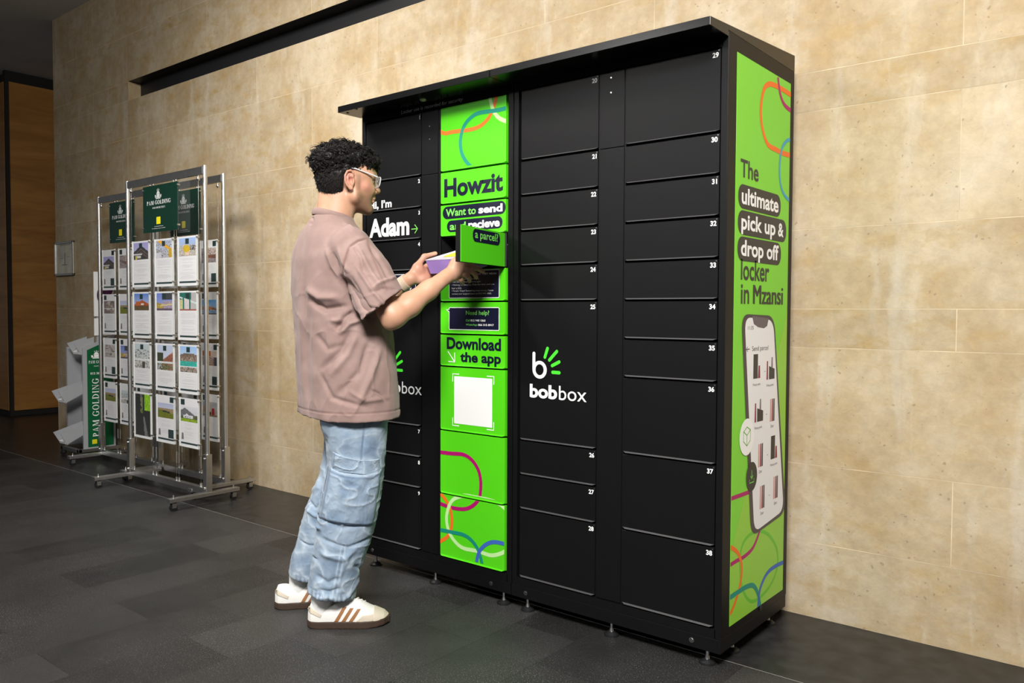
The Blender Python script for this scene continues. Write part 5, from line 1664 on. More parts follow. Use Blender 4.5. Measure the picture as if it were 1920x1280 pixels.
flush = 0.50 * np.exp(-((H[:, 0] - 0.115) / 0.03) ** 2 - ((H[:, 2] - 1.617) / 0.02) ** 2) * (H[:, 2] > 1.5)
flush = np.maximum(flush, 0.8 * np.exp(-((H[:, 0] - 0.040) / 0.022) ** 2 - ((H[:, 2] - 1.640) / 0.03) ** 2) * (np.abs(H[:, 1]) > 0.074))
flush[lip] = 0.55
hw = np.minimum(np.linalg.norm(BV - A3(*(0.358, 0.085, 1.316)), axis=1), 0.03 + np.linalg.norm(BV - A3(*(0.529, -0.13, 1.292)), axis=1))
flush = np.maximum(flush, 0.65 * np.clip(1 - hw / 0.10, 0, 1))
# ankles join the same mesh below
legs = Field((-0.30, -0.24, 0.05), (0.28, 0.30, 0.80), 0.006)
AN_R, AN_L = A3(-0.045, -0.100, 0.085), A3(-0.132, 0.125, 0.090)
for hx, kn, an in ((A3(0.07, -0.085, 0.76), A3(0.075, -0.10, 0.48), AN_R), (A3(0.06, 0.085, 0.76), A3(0.012, 0.115, 0.49), AN_L)):
    legs.chain([hx, kn, (kn + an) / 2, an + A3(0.004, 0, 0.05), an], [0.062, 0.046, 0.040, 0.031, 0.031], 0.02)
LV, LF = legs.mesh(1)
V = np.concatenate([BV, LV]); Fq = np.concatenate([BF, LF + len(BV)])
np_mesh('body', V, Fq, SKIN, man, {'beard': np.concatenate([beard, np.zeros(len(LV))]), 'flush': np.concatenate([flush, np.zeros(len(LV))])})

# ---- eyes
for sgn in (-1, 1):
    q = MB(); q.sph(Hd(0.1385, sgn * 0.0305, 1.6395), 0.0120, 20)
    e = q.build('eye', mat('eye_white', (0.50, 0.46, 0.44), 0.3), man, smooth=True)
    q = MB(); c = Hd(0.1385, sgn * 0.0305, 1.6395); dv = unit3(A3(ch_, sh_, -0.18))
    q.cyl(Vector(c + dv * 0.0108), Vector(c + dv * 0.0122), 0.0056, 0.0050, n=16)
    q.build('iris', mat('dark_iris', (0.03, 0.018, 0.010), 0.15), e)
    q = MB(); q.tube([Hd(0.1555, sgn * 0.012, 1.6645), Hd(0.1530, sgn * 0.026, 1.6690), Hd(0.1410, sgn * 0.046, 1.6640)], [0.0030, 0.0040, 0.0016], 8)
    q.build('eyebrow', HAIR, man, smooth=True)
    q = MB(); q.tube([Hd(0.1530, sgn * 0.018, 1.6435), Hd(0.1535, sgn * 0.030, 1.6455), Hd(0.1440, sgn * 0.046, 1.6415)], [0.0012, 0.0019, 0.0012], 6)
    q.build('eyelashes', HAIR, e, smooth=True)

# ---- hair: close-cropped sides under a mass of curls
hf = Field((-0.12, -0.14, 1.54), (0.22, 0.14, 1.81), 0.0030)
HRt = HR
hf.ell(Hd(0.034, 0, 1.672), (0.096, 0.083, 0.090), 0.0, R=HRt)
hf.ell(Hd(0.003, 0, 1.635), (0.058, 0.066, 0.075), 0.02, R=HRt)
sl, (X, Y, Z) = hf.sub(hf.lo, hf.lo + hf.h * hf.n)
hx = HC[0] + ch_ * (X - HC[0]) + sh_ * Y
# front edge: behind the ear low down, over the temple above it
edge = np.where(Z < 1.668, 0.040 + (Z - 1.62) * 0.14, 0.047 + np.clip((Z - 1.668) / 0.014, 0, 1) * 0.075)
edge = np.where(Z < 1.645, 0.028, edge)
nape = 1.568 + np.clip(hx + 0.03, 0, 1) * 0.42
hf.d = np.maximum(hf.d, np.maximum((hx - edge), (nape - Z)).astype(np.float32))
hf.ell(Hd(0.044, 0, 1.722), (0.108, 0.088, 0.058), 0.014, R=HRt)
hf.ell(Hd(0.118, 0, 1.712), (0.052, 0.070, 0.038), 0.014, R=HRt)
hf.ell(Hd(-0.020, 0, 1.705), (0.056, 0.076, 0.050), 0.014, R=HRt)
hf.ell(Hd(0.0480, -0.085, 1.629), (0.024, 0.020, 0.036), 0.003, 'c', R=HRt)
hf.ell(Hd(0.0480, 0.085, 1.629), (0.024, 0.020, 0.036), 0.003, 'c', R=HRt)
GV, GF = hf.mesh(1)
GN = _normals(GV, GF)
GV = GV + GN * (0.0040 * vnoise(GV, 80, 3) * (GV[:, 2] > 1.66) + 0.0008 * vnoise(GV, 300, 6))[:, None]
rs = np.random.RandomState(5)
cv, cf = [GV], [GF]
base = len(GV)
def strand(C, rad, sides=4):
    """one tapering hair along the points C"""
    global base
    K = len(C)
    T = np.gradient(C, axis=0); T /= np.linalg.norm(T, axis=1)[:, None] + 1e-12
    ref = A3(0.31, 0.57, 0.76)
    a = np.cross(T, ref); a /= np.linalg.norm(a, axis=1)[:, None] + 1e-12
    bb = np.cross(T, a)
    ang = np.arange(sides) * 2 * math.pi / sides
    ring = C[:, None, :] + rad[:, None, None] * (np.cos(ang)[None, :, None] * a[:, None, :] + np.sin(ang)[None, :, None] * bb[:, None, :])
    ii = np.arange(K - 1)[:, None] * sides + np.arange(sides)[None, :]
    jj = np.arange(K - 1)[:, None] * sides + (np.arange(sides)[None, :] + 1) % sides
    cv.append(ring.reshape(-1, 3)); cf.append(np.stack([ii, jj, jj + sides, ii + sides], -1).reshape(-1, 4) + base)
    base += K * sides
# curls: every lock is a loose coil of several hairs
low = 1.664 - 0.030 * np.clip((0.03 - GV[:, 0]) / 0.07, 0, 1)
cand = np.where(GV[:, 2] > low)[0]
cand = cand[rs.permutation(len(cand))]
chosen = []
for i in cand:
    p = GV[i]
    if len(chosen) and np.min(np.linalg.norm(np.array(chosen) - p, axis=1)) < 0.0115: continue
    chosen.append(p)
    n = GN[i]
    top = np.clip((p[2] - 1.66) / 0.06, 0, 1)
    t = unit3(np.cross(n, rs.randn(3))); b_ = np.cross(n, t)
    R = (0.0060 + 0.0050 * rs.rand()) * (0.55 + 0.45 * top)
    turns = 0.8 + 0.9 * rs.rand()
    K = int(13 * turns) + 5
    s_ = np.linspace(0, 1, K)
    th = 2 * math.pi * turns * s_ + rs.rand() * 6.28
    rr = R * (0.75 + 0.35 * s_)
    lift = -0.002 + s_ * (0.004 + 0.012 * rs.rand()) * (0.3 + 0.7 * top)
    run = (s_ - 0.5) * (0.010 + 0.014 * rs.rand())
    C0 = p + n * lift[:, None] + t * run[:, None] + b_ * (rr * np.cos(th))[:, None] * 0.9 + (0.55 * n + 0.5 * t) * (rr * np.sin(th))[:, None]
    C0[:, 2] -= 0.003 * s_ ** 2
    for _ in range(7):
        o = 0.0021 * rs.randn(3)
        wob = 1 + 0.18 * rs.randn()
        C = p + (C0 - p) * wob + o + 0.0008 * rs.randn(K, 3) * 0.3
        strand(C, 0.00105 * (np.sin(np.linspace(0.5, math.pi - 0.15, K)) * 0.8 + 0.2))
# short cropped hair below, combed down and back, thinning out at the nape
cand = np.where(GV[:, 2] <= low + 0.006)[0]
for i in cand[rs.randint(0, len(cand), 3400)]:
    p, n = GV[i], GN[i]
    d = unit3(A3(-0.35, 0, -1.0) + 0.35 * n + 0.25 * rs.randn(3))
    L = 0.007 + 0.006 * rs.rand()
    s_ = np.linspace(0, 1, 4)
    C = p - n * 0.001 + d * (L * s_)[:, None] - n * (0.0025 * s_ ** 2)[:, None]
    strand(C, 0.0007 * np.array([1, 0.9, 0.6, 0.15]), 3) if False else strand(C, 0.0007 * np.array([1, 0.9, 0.6, 0.15]))
np_mesh('hair', np.concatenate(cv), np.concatenate(cf), HAIR, man)

# ---- glasses
CLEARP = mat('clear_silver_plastic', (0.62, 0.63, 0.64), 0.12, spec=0.8, coat=0.6)
gl = MB()
def rimpts(sgn):
    out = []
    for i in range(28):
        t = 2 * math.pi * i / 28
        ex, ez = abs(math.cos(t)) ** 0.6 * math.copysign(1, math.cos(t)), abs(math.sin(t)) ** 0.6 * math.copysign(1, math.sin(t))
        out.append(Hd(0.1675 - 0.010 * abs(0.031 + 0.025 * ex) / 0.056 + 0.0035 * ez, sgn * 0.0335 + 0.0255 * ex, 1.6355 + 0.0195 * ez))
    return out
for sgn in (-1, 1): gl.tube(rimpts(sgn), 0.0019, 6, True)
gl.tube([Hd(0.168, -0.009, 1.643), Hd(0.171, 0, 1.646), Hd(0.168, 0.009, 1.643)], 0.0019, 6)
glo = gl.build('glasses', CLEARP, man, smooth=True)
for sgn in (-1, 1):
    q = MB(); q.tube([Hd(0.158, sgn * 0.0605, 1.6500), Hd(0.153, sgn * 0.0685, 1.6510), Hd(0.110, sgn * 0.0760, 1.6630), Hd(0.068, sgn * 0.0800, 1.6745), Hd(0.048, sgn * 0.0800, 1.6745), Hd(0.036, sgn * 0.079, 1.662)], [0.0030, 0.0034, 0.0027, 0.0026, 0.0024, 0.0020], 6)
    q.build('temple_arm', CLEARP, glo, smooth=True)
    pts = rimpts(sgn)
    bm = bmesh.new(); bm.faces.new([bm.verts.new(p) for p in pts]); me = bpy.data.meshes.new('lens'); bm.to_mesh(me); bm.free()
    ls = link('lens', me, mat('lens_glass', (0.95, 0.97, 0.97), 0.03, alpha=0.12, spec=0.6), glo)
    sd = ls.modifiers.new('thick', 'SOLIDIFY'); sd.thickness = 0.0015

# ---- wristband
fo = unit3(WR_L - EL_L); cband = WR_L - fo * 0.022
a_ = unit3(np.cross(fo, A3(0, 0, 1))); b_ = np.cross(fo, a_)
q = MB()
for k, rr in ((0.0, 0.0300),):
    for off in np.linspace(-0.012, 0.012, 7):
        q.tube([cband + fo * off + 0.0282 * (math.cos(t) * a_ + math.sin(t) * b_) for t in np.linspace(0, 2 * math.pi, 33)[:-1]], 0.0026, 6, True)
wb = q.build('wristband', mat('beige_band', (0.52, 0.41, 0.31), 0.7), man, smooth=True)
q = MB(); q.tube([cband - fo * 0.013 + 0.0290 * (math.cos(t) * a_ + math.sin(t) * b_) for t in np.linspace(0, 2 * math.pi, 33)[:-1]], 0.0022, 6, True)
q.build('band_edge', BLACKP, wb, smooth=True)

# ---- t-shirt
sf = Field((-0.22, -0.36, 0.70), (0.32, 0.36, 1.56), 0.0036)
TS = [(0.730, 0.055, 0, 0.168, 0.238, YAW_T), (0.80, 0.054, 0, 0.168, 0.238, YAW_T), (0.93, 0.048, 0, 0.168, 0.228, YAW_T), (1.05, 0.040, 0, 0.167, 0.216, YAW_T), (1.18, 0.024, 0, 0.161, 0.206, YAW_T),
      (1.29, 0.012, 0, 0.149, 0.208, YAW_T), (1.37, 0.004, 0, 0.134, 0.212, YAW_T), (1.43, -0.002, 0, 0.110, 0.165, YAW_T), (1.475, -0.004, 0, 0.086, 0.100, YAW_T), (1.505, -0.004, 0, 0.072, 0.074, YAW_T)]
sf.loft(TS, e=2.35)
for S, El, hem, nrm in ((SH_R, EL_R, A3(*(0.167, -0.265, 1.175)), A3(0.62, -0.05, -0.78)), (SH_L, EL_L, A3(0.120, 0.205, 1.200), A3(0.55, 0.0, -0.83))):
    ax = unit3(hem - S)
    fl = (unit3(np.cross(ax, A3(*nrm)) if abs(ax @ unit3(nrm)) < 0.9 else rT), 0.80)
    tmp = Field(np.minimum(S, hem) - 0.17, np.maximum(S, hem) + 0.17, sf.h)
    # align to the shirt grid
    tmp.lo = sf.lo + np.round((tmp.lo - sf.lo) / sf.h) * sf.h
    tmp.chain([S + A3(-0.012, 0, -0.012), S + (hem - S) * 0.5, hem + ax * 0.06], [0.080, 0.087, 0.086], 0.0, flat=(rT, 0.86))
    tmp.half(hem, nrm)
    def from_tmp(X, Y, Z, tmp=tmp):
        B = np.broadcast_arrays(X, Y, Z); P = np.stack([b.ravel() for b in B], 1)
        ins = ((P >= tmp.lo) & (P <= tmp.lo + tmp.h * (tmp.n - 1))).all(1)
        d = np.full(len(P), 1.0); d[ins] = tmp.sample(P[ins])
        return d.reshape(B[0].shape)
    sf.put(from_tmp, np.minimum(S, hem) - 0.12, np.maximum(S, hem) + 0.12, 0.009)
    # hollow the sleeve end
    sf.cone(hem - ax * 0.07, hem + ax * 0.08, 0.070, 0.078, 0.0, 'c', flat=(rT, 0.84))
hemp, hemn = A3(*(0.085, -0.1, 0.771)), A3(0.10, 0, -1.0)
sf.half(A3(0.05, 0, 0.768), A3(0.0, 0.04, -1))
sf.loft([(z - 0.0, x, y, a, b, t) for z, x, y, a, b, t in TS if z < 0.9], op='c', grow=-0.010, zlo=0.69, zhi=0.86, e=2.35)
sf.cone(A3(0.004, 0, 1.475), A3(0.016, 0, 1.58), 0.058, 0.066, 0.006, 'c')
# open neckline slopes down to the front
SV, SFc = sf.mesh(2)
SN = _normals(SV, SFc)
fo_items = [
    # around the armpit and across the back towards it
    ([(0.032, 0, 1.268), (0.061, 0, 1.223), (0.13, 0, 1.118)], -0.012, 0.014), ([(-0.023, 0, 1.377), (0, 0, 1.308), (0.033, 0, 1.259)], 0.006, 0.010), ([(-0.003, 0, 1.362), (0.02, 0, 1.294), (0.043, 0, 1.239)], -0.006, 0.008),
    ([(0.016, 0, 1.378), (0.036, 0, 1.319), (0.055, 0, 1.279)], 0.005, 0.008), ([(-0.089, 0, 1.197), (-0.027, 0, 1.158), (0.061, 0, 1.171)], -0.009, 0.013), ([(-0.095, 0, 1.237), (-0.047, 0, 1.198), (0.031, 0, 1.198)], 0.007, 0.014),
    ([(0.007, 0, 1.082), (0.041, 0, 1.126), (0.079, 0, 1.155)], -0.010, 0.010), ([(0.019, 0, 1.066), (0.055, 0, 1.106), (0.11, 0, 1.126)], 0.007, 0.010), ([(-0.012, 0, 1.118), (0.031, 0, 1.118), (0.071, 0, 1.138)], 0.006, 0.012),
    ([(-0.076, 0, 1.198), (-0.09, 0, 1.038), (-0.084, 0, 0.778)], -0.004, 0.012), ([(-0.112, 0, 1.316), (-0.113, 0, 1.038), (-0.103, 0, 0.758)], 0.003, 0.010), ([(-0.101, 0, 1.277), (-0.1, 0, 1.038), (-0.091, 0, 0.758)], -0.003, 0.006),
    ([(0.086, 0, 1.078), (0.05, 0, 0.997), (-0.013, 0, 0.917)], 0.005, 0.014), ([(0.07, 0, 1.094), (0.031, 0, 1.018), (-0.048, 0, 0.938)], -0.005, 0.012), ([(0.13, 0, 1.058), (0.09, 0, 0.936), (-0.009, 0, 0.837)], -0.005, 0.014), ([(0.17, 0, 1.037), (0.13, 0, 0.916), (0.07, 0, 0.795)], 0.005, 0.014),
    ([(-0.048, 0, 0.938), (-0.005, 0, 0.847), (0.129, 0, 0.81)], -0.004, 0.010), ([(0.05, 0, 0.876), (0.11, 0, 0.835), (0.206, 0, 0.843)], 0.004, 0.010), ([(0.13, 0, 0.875), (0.16, 0, 0.858), (0.186, 0, 0.829)], -0.004, 0.006), ([(-0.067, 0, 1.078), (-0.018, 0, 1.018), (0.051, 0, 1.038)], -0.003, 0.012),
    # sleeve
    ([(0.055, 0, 1.279), (0.094, 0, 1.199), (0.134, 0, 1.126)], -0.005, 0.009), ([(0.081, 0, 1.379), (0.13, 0, 1.28), (0.174, 0, 1.21)], 0.005, 0.010), ([(0.071, 0, 1.319), (0.13, 0, 1.223), (0.182, 0, 1.159)], 0.004, 0.008), ([(0.115, 0, 1.396), (0.162, 0, 1.321), (0.194, 0, 1.25)], -0.004, 0.007),
    ([(0.13, 0, 1.229), (0.174, 0, 1.256), (0.22, 0, 1.273)], 0.005, 0.007), ([(0.122, 0, 1.215), (0.174, 0, 1.23), (0.226, 0, 1.224)], -0.004, 0.006), ([(0.102, 0, 1.169), (0.15, 0, 1.159), (0.198, 0, 1.183)], -0.004, 0.006), ([(0.11, 0, 1.139), (0.16, 0, 1.143), (0.206, 0, 1.171)], 0.003, 0.005), ([(0.071, 0, 1.375), (0.095, 0, 1.34), (0.103, 0, 1.279)], -0.004, 0.007),
    # shoulder and back
    ([(0.032, 0, 1.478), (0.071, 0, 1.439), (0.119, 0, 1.416)], 0.004, 0.008), ([(0.055, 0, 1.371), (0.043, 0, 1.319), (0.034, 0, 1.277)], -0.004, 0.004), ([(0.055, 0, 1.373), (0.087, 0, 1.396), (0.119, 0, 1.408)], -0.004, 0.004), ([(-0.075, 0, 1.505), (-0.073, 0, 1.483), (-0.084, 0, 1.467)], -0.005, 0.006),
]
items = [([(p[0], p[2]) for p in path], amp * 1.8, wd * 0.85) for path, amp, wd in fo_items]
D = folds(SV, SN, SFc, items)
D += 0.0022 * vnoise(SV, 26, 1)
rid = 1 - np.abs(vnoise(SV * A3(1.0, 1.0, 0.8) + 0.02 * np.stack([vnoise(SV, 14, 21), vnoise(SV, 14, 22), vnoise(SV, 14, 23)], 1), 17, 24))
D += 0.0030 * (rid ** 5 - 0.2) * np.clip((1.36 - SV[:, 2]) / 0.2, 0.15, 1)
hem_z = 0.768
D += -0.0025 * np.exp(-((SV[:, 2] - (hem_z + 0.024)) / 0.0025) ** 2) * (SV[:, 2] < 0.83)
SV2 = SV + SN * D[:, None]
P2 = SV2[:, [0, 2]]
seam = np.zeros(len(SV2))
for path in ([(0.034, 0, 1.277), (0.038, 0, 1.319), (0.055, 0, 1.373), (0.087, 0, 1.398), (0.119, 0, 1.408), (0.131, 0, 1.417)], [(0.119, 0, 1.404), (0.134, 0, 1.34), (0.158, 0, 1.28), (0.182, 0, 1.224)]):
    d, _ = seg_dist(P2, [(p[0], p[2]) for p in path])
    seam = np.maximum(seam, 0.75 * np.exp(-(d / 0.0035) ** 2) * (SN[:, 1] < 0.1))
seam = np.maximum(seam, 0.45 * np.exp(-((SV[:, 2] - (hem_z + 0.024)) / 0.0022) ** 2) * (SV[:, 2] < 0.83))
ts = np_mesh('t_shirt', SV2, SFc, SHIRT, man, {'seam': seam})
# ribbed collar, lower at the front
cl = []
for t in np.linspace(0, 2 * math.pi, 49)[:-1]:
    cx, cy = math.cos(t), math.sin(t)
    cl.append(A3(0.002 + 0.074 * cx, 0.072 * cy, 1.5075 - 0.017 * cx))
q = MB()
nseg = len(cl)
prof = [(0.000, -0.014), (0.0035, -0.008), (0.004, 0.000), (0.0028, 0.009), (0.000, 0.0115), (-0.003, 0.009), (-0.0035, -0.010)]
rings = []
for i, p in enumerate(cl):
    t = 2 * math.pi * i / nseg
    o = A3(math.cos(t), math.sin(t), 0)
    rings.append([q.bm.verts.new(p + o * (a * 1.0 - 0.18 * b) + A3(0, 0, b)) for a, b in prof])
for i in range(nseg):
    A_, B_ = rings[i], rings[(i + 1) % nseg]
    for k in range(len(prof)):
        q.bm.faces.new((A_[k], B_[k], B_[(k + 1) % len(prof)], A_[(k + 1) % len(prof)]))
bmesh.ops.recalc_face_normals(q.bm, faces=q.bm.faces[:])
q.build('collar', SHIRT, ts, smooth=True)

# ---- jeans
jf = Field((-0.32, -0.26, 0.06), (0.30, 0.32, 0.90), 0.0036)
def sec(pxl, pxr, py, dv, half, turn=0.05):
    return None
NEARS = [((-0.093, -0.1, 0.129), (0.073, -0.1, 0.085)), ((-0.093, -0.1, 0.154), (0.083, -0.1, 0.142)), ((-0.078, -0.1, 0.242), (0.11, -0.1, 0.23)), ((-0.062, -0.1, 0.339), (0.14, -0.1, 0.328)), ((-0.054, -0.1, 0.418), (0.162, -0.1, 0.407)),
         ((-0.037, -0.1, 0.515), (0.177, -0.1, 0.506)), ((-0.021, -0.1, 0.593), (0.187, -0.1, 0.585)), ((-0.032, -0.1, 0.681), (0.193, -0.1, 0.675)), ((-0.047, -0.1, 0.75), (0.199, -0.1, 0.744))]
ns = []
for i, (l, r) in enumerate(NEARS):
    z = (l[2] + r[2]) / 2 if i else 0.075
    ns.append((z, (l[0] + r[0]) / 2, -0.098 + 0.006 * (i > 5), (r[0] - l[0]) / 2, (0.096, 0.096, 0.098, 0.100, 0.100, 0.100, 0.100, 0.104, 0.106)[i], -0.06))
ns.append((0.88, 0.075, -0.075, 0.125, 0.11, 0.1))
jf.loft(ns, e=2.3)
FARS = [((-0.174, 0.12, 0.114), 0.165), ((-0.168, 0.12, 0.16), 0.170), ((-0.141, 0.12, 0.259), 0.180), ((-0.102, 0.12, 0.398), 0.190), ((-0.055, 0.12, 0.512), 0.200), ((-0.039, 0.12, 0.616), 0.22)]
fs_ = [(l[2], l[0] + w_ / 2, 0.125 - 0.004 * i, w_ / 2, 0.092 + 0.002 * i, 0.02) for i, (l, w_) in enumerate(FARS)]
fs_.append((0.88, 0.07, 0.080, 0.125, 0.11, 0.1))
jf.loft(fs_, k=0.02, e=2.3)
# cuffs: slanting hems, hollow inside
sl, (X, Y, Z) = jf.sub(jf.lo, jf.lo + jf.h * jf.n)
hem_near = 0.132 - 0.16 * (X + 0.095); hem_far = 0.134 - 0.20 * (X + 0.18)
jf.d = np.maximum(jf.d, np.where(Y < 0.012, hem_near - Z, hem_far - Z).astype(np.float32))
jf.loft([s for s in ns if s[0] < 0.30], op='c', grow=-0.011, zlo=0.05, zhi=0.25, e=2.3)
jf.loft([s for s in fs_ if s[0] < 0.40], op='c', grow=-0.011, zlo=0.05, zhi=0.26, e=2.3)
JV, JF = jf.mesh(2)
JN = _normals(JV, JF)
jit = [([(-0.05, 0, 0.342), (0.048, 0, 0.307), (0.149, 0, 0.332)], -0.006, 0.008), ([(-0.058, 0, 0.292), (0.028, 0, 0.267), (0.084, 0, 0.305)], 0.006, 0.012), ([(-0.066, 0, 0.211), (-0.021, 0, 0.184), (0.028, 0, 0.205)], -0.006, 0.010),
       ([(0.028, 0, 0.113), (0.068, 0, 0.145), (0.092, 0, 0.185)], 0.006, 0.009), ([(-0.071, 0, 0.126), (-0.021, 0, 0.135), (0.028, 0, 0.115)], 0.006, 0.010), ([(-0.061, 0, 0.16), (-0.016, 0, 0.151), (0.028, 0, 0.164)], -0.006, 0.008), ([(0.068, 0, 0.244), (0.1, 0, 0.209), (0.104, 0, 0.159)], -0.005, 0.009),
       ([(-0.038, 0, 0.474), (0.049, 0, 0.429), (0.149, 0, 0.455)], 0.005, 0.014), ([(-0.042, 0, 0.413), (0.029, 0, 0.379), (0.129, 0, 0.405)], -0.005, 0.012), ([(-0.025, 0, 0.716), (-0.037, 0, 0.616), (-0.026, 0, 0.514)], -0.006, 0.012), ([(0.109, 0, 0.713), (0.101, 0, 0.652), (0.097, 0, 0.599)], -0.003, 0.004),
       ([(-0.129, 0, 0.276), (-0.09, 0, 0.261), (-0.051, 0, 0.263)], -0.005, 0.004), ([(-0.097, 0, 0.426), (-0.07, 0, 0.404), (-0.042, 0, 0.413)], -0.006, 0.008), ([(-0.101, 0, 0.396), (-0.07, 0, 0.374), (-0.042, 0, 0.368)], 0.006, 0.008), ([(-0.05, 0, 0.515), (-0.058, 0, 0.475), (-0.089, 0, 0.446)], 0.006, 0.008),
       ([(0.058, 0, 0.296), (0.028, 0, 0.226), (0.008, 0, 0.166)], 0.004, 0.010)]
items = [([(p[0], p[2]) for p in path], amp * 1.5, wd * 0.85) for path, amp, wd in jit]
DJ = folds(JV, JN, JF, items)
DJ += 0.0030 * vnoise(JV, 20, 4)
rid = 1 - np.abs(vnoise(JV * A3(0.8, 0.8, 1.3) + 0.02 * np.stack([vnoise(JV, 14, 21), vnoise(JV, 14, 22), vnoise(JV, 14, 23)], 1), 19, 27))
rid2 = 1 - np.abs(vnoise(JV * A3(1.0, 1.0, 1.2) + 0.015 * np.stack([vnoise(JV, 30, 31), vnoise(JV, 30, 32), vnoise(JV, 30, 33)], 1), 42, 34))
DJ += 0.0014 * (rid2 ** 5 - 0.2) + 0.0034 * (rid ** 5 - 0.22) * np.clip((0.80 - JV[:, 2]) / 0.25, 0.1, 1)
near = JV[:, 1] < 0.012
hemd = np.where(near, JV[:, 2] - (0.132 - 0.16 * (JV[:, 0] + 0.095)), JV[:, 2] - (0.134 - 0.20 * (JV[:, 0] + 0.18)))
DJ += 0.0016 * ((hemd < 0.024) & (hemd > -0.01)) + 0.0009 * np.sin(JV[:, 0] * 420) * ((hemd < 0.026) & (hemd > 0))
JV2 = JV + JN * DJ[:, None]
fade = np.clip(0.5 * (vnoise(JV, 14, 8) + 0.1), 0, 0.6)
fade = np.maximum(fade, np.clip(0.75 * rid ** 9, 0, 0.75))
fade *= np.clip((0.95 - JV[:, 2]) / 0.35, 0.35, 1)
fade = np.maximum(fade, 0.7 * np.exp(-((hemd - 0.012) / 0.010) ** 2) * (0.55 + 0.45 * np.sign(np.sin(JV[:, 0] * 420))))
sj = np.zeros(len(JV))
d, _ = seg_dist(JV[:, [0, 2]], [(p[0], p[2]) for p in ((0.109, 0, 0.764), (0.101, 0, 0.672), (0.095, 0, 0.595))]); sj = np.maximum(sj, 0.9 * np.exp(-(d / 0.003) ** 2) * (JN[:, 1] < 0))
d, _ = seg_dist(JV[:, [0, 2]], [(p[0], p[2]) for p in ((0.035, 0, 0.318), (0.016, 0, 0.216), (-0.004, 0, 0.105))]); sj = np.maximum(sj, 0.8 * np.exp(-(d / 0.003) ** 2) * (JN[:, 1] < 0) * (0.5 + 0.5 * np.sign(np.sin(JV[:, 2] * 260))))
fade = np.maximum(fade, 0.6 * np.exp(-((d - 0.007) / 0.003) ** 2) * (JN[:, 1] < 0))
jeans = np_mesh('jeans', JV2, JF, DENIM, man, {'fade': fade, 'seam': sj})

def patch(name, quad, parent, m, lift, nu=70, nv=56, field=None, sag=0.0):
    """cloth patch given by four side-view corners (tl, tr, br, bl), laid on the garment"""
    tl, tr, br, bl = [np.array(p) for p in quad]
    u, v = np.meshgrid(np.linspace(0, 1, nu), np.linspace(0, 1, nv))
    P = (tl * (1 - u[..., None]) + tr * u[..., None]) * (1 - v[..., None]) + (bl * (1 - u[..., None]) + br * u[..., None]) * v[..., None]
    P = P.reshape(-1, 3)
    P[:, 2] -= sag * (np.sin(math.pi * u.ravel())) * (1 - v.ravel())
    y = field.near(P, 1, -0.35, 0.0015, 300)
    ok = np.isfinite(y)
    y = np.where(ok, y, np.nanmax(y))
    edge_ = np.minimum(np.minimum(u, 1 - u) * nu / 3, np.minimum(v, 1 - v) * nv / 3).ravel()
    P[:, 1] = y - lift * np.clip(edge_, 0.15, 1) - 0.0030 * vnoise(P, 34, 9) - 0.003 * np.clip(edge_, 0, 1)
    w3 = lambda a, b_: 0.016 * np.stack([vnoise(P, a, b_), vnoise(P, a, b_ + 1), vnoise(P, a, b_ + 2)], 1)
    rg = 1 - np.abs(vnoise(P * A3(0.8, 1, 1.3) + w3(16, 41), 24, 44))
    rg2 = 1 - np.abs(vnoise(P + w3(30, 51), 46, 54))
    P[:, 1] -= (0.0050 * (rg ** 5 - 0.2) + 0.0018 * (rg2 ** 5 - 0.2)) * np.clip(edge_, 0.1, 1)
    i = np.arange(nu * nv).reshape(nv, nu)
    Fp = np.stack([i[:-1, :-1], i[1:, :-1], i[1:, 1:], i[:-1, 1:]], -1).reshape(-1, 4)
    top = np.exp(-(v.ravel() / 0.05) ** 2)
    fd = np.maximum(np.clip(0.45 * (vnoise(P, 16, 12) + 0.15), 0, 0.55), np.clip(0.7 * rg ** 9, 0, 0.7))
    sm_ = 0.8 * np.maximum(np.exp(-((v.ravel() - 0.085) / 0.02) ** 2), np.maximum(np.exp(-((u.ravel() - 0.04) / 0.015) ** 2), np.exp(-((v.ravel() - 0.985) / 0.03) ** 2)))
    o = np_mesh(name, P, Fp, m, parent, {'fade': np.maximum(fd, 0.6 * top), 'seam': sm_})
    so = o.modifiers.new('thick', 'SOLIDIFY'); so.thickness = 0.004; so.offset = -1
    return o
patch('pocket', ((-0.002, -0.2, 0.649), (0.166, -0.2, 0.62), (0.17, -0.2, 0.562), (-0.01, -0.2, 0.581)), jeans, DENIM, 0.004, field=jf, sag=0.010)
patch('pocket', ((-0.017, -0.2, 0.596), (0.173, -0.2, 0.581), (0.143, -0.2, 0.374), (-0.054, -0.2, 0.408)), jeans, DENIM, 0.010, field=jf, sag=0.014)

# ---- socks and shoes
SOCK = mat('white_sock', (0.74, 0.74, 0.73), 0.9, bump=0.2, bscale=300)
LEATHER = mat('white_leather', (0.74, 0.73, 0.70), 0.45, bump=0.08, bscale=120)
SUEDE = mat('beige_suede', (0.56, 0.50, 0.40), 0.85)
GUM = mat('brown_gum_sole', (0.050, 0.030, 0.020), 0.6)
STRIPE = mat('tan_stripe', (0.30, 0.14, 0.055), 0.7)
LACE = mat('white_lace', (0.80, 0.79, 0.77), 0.8)

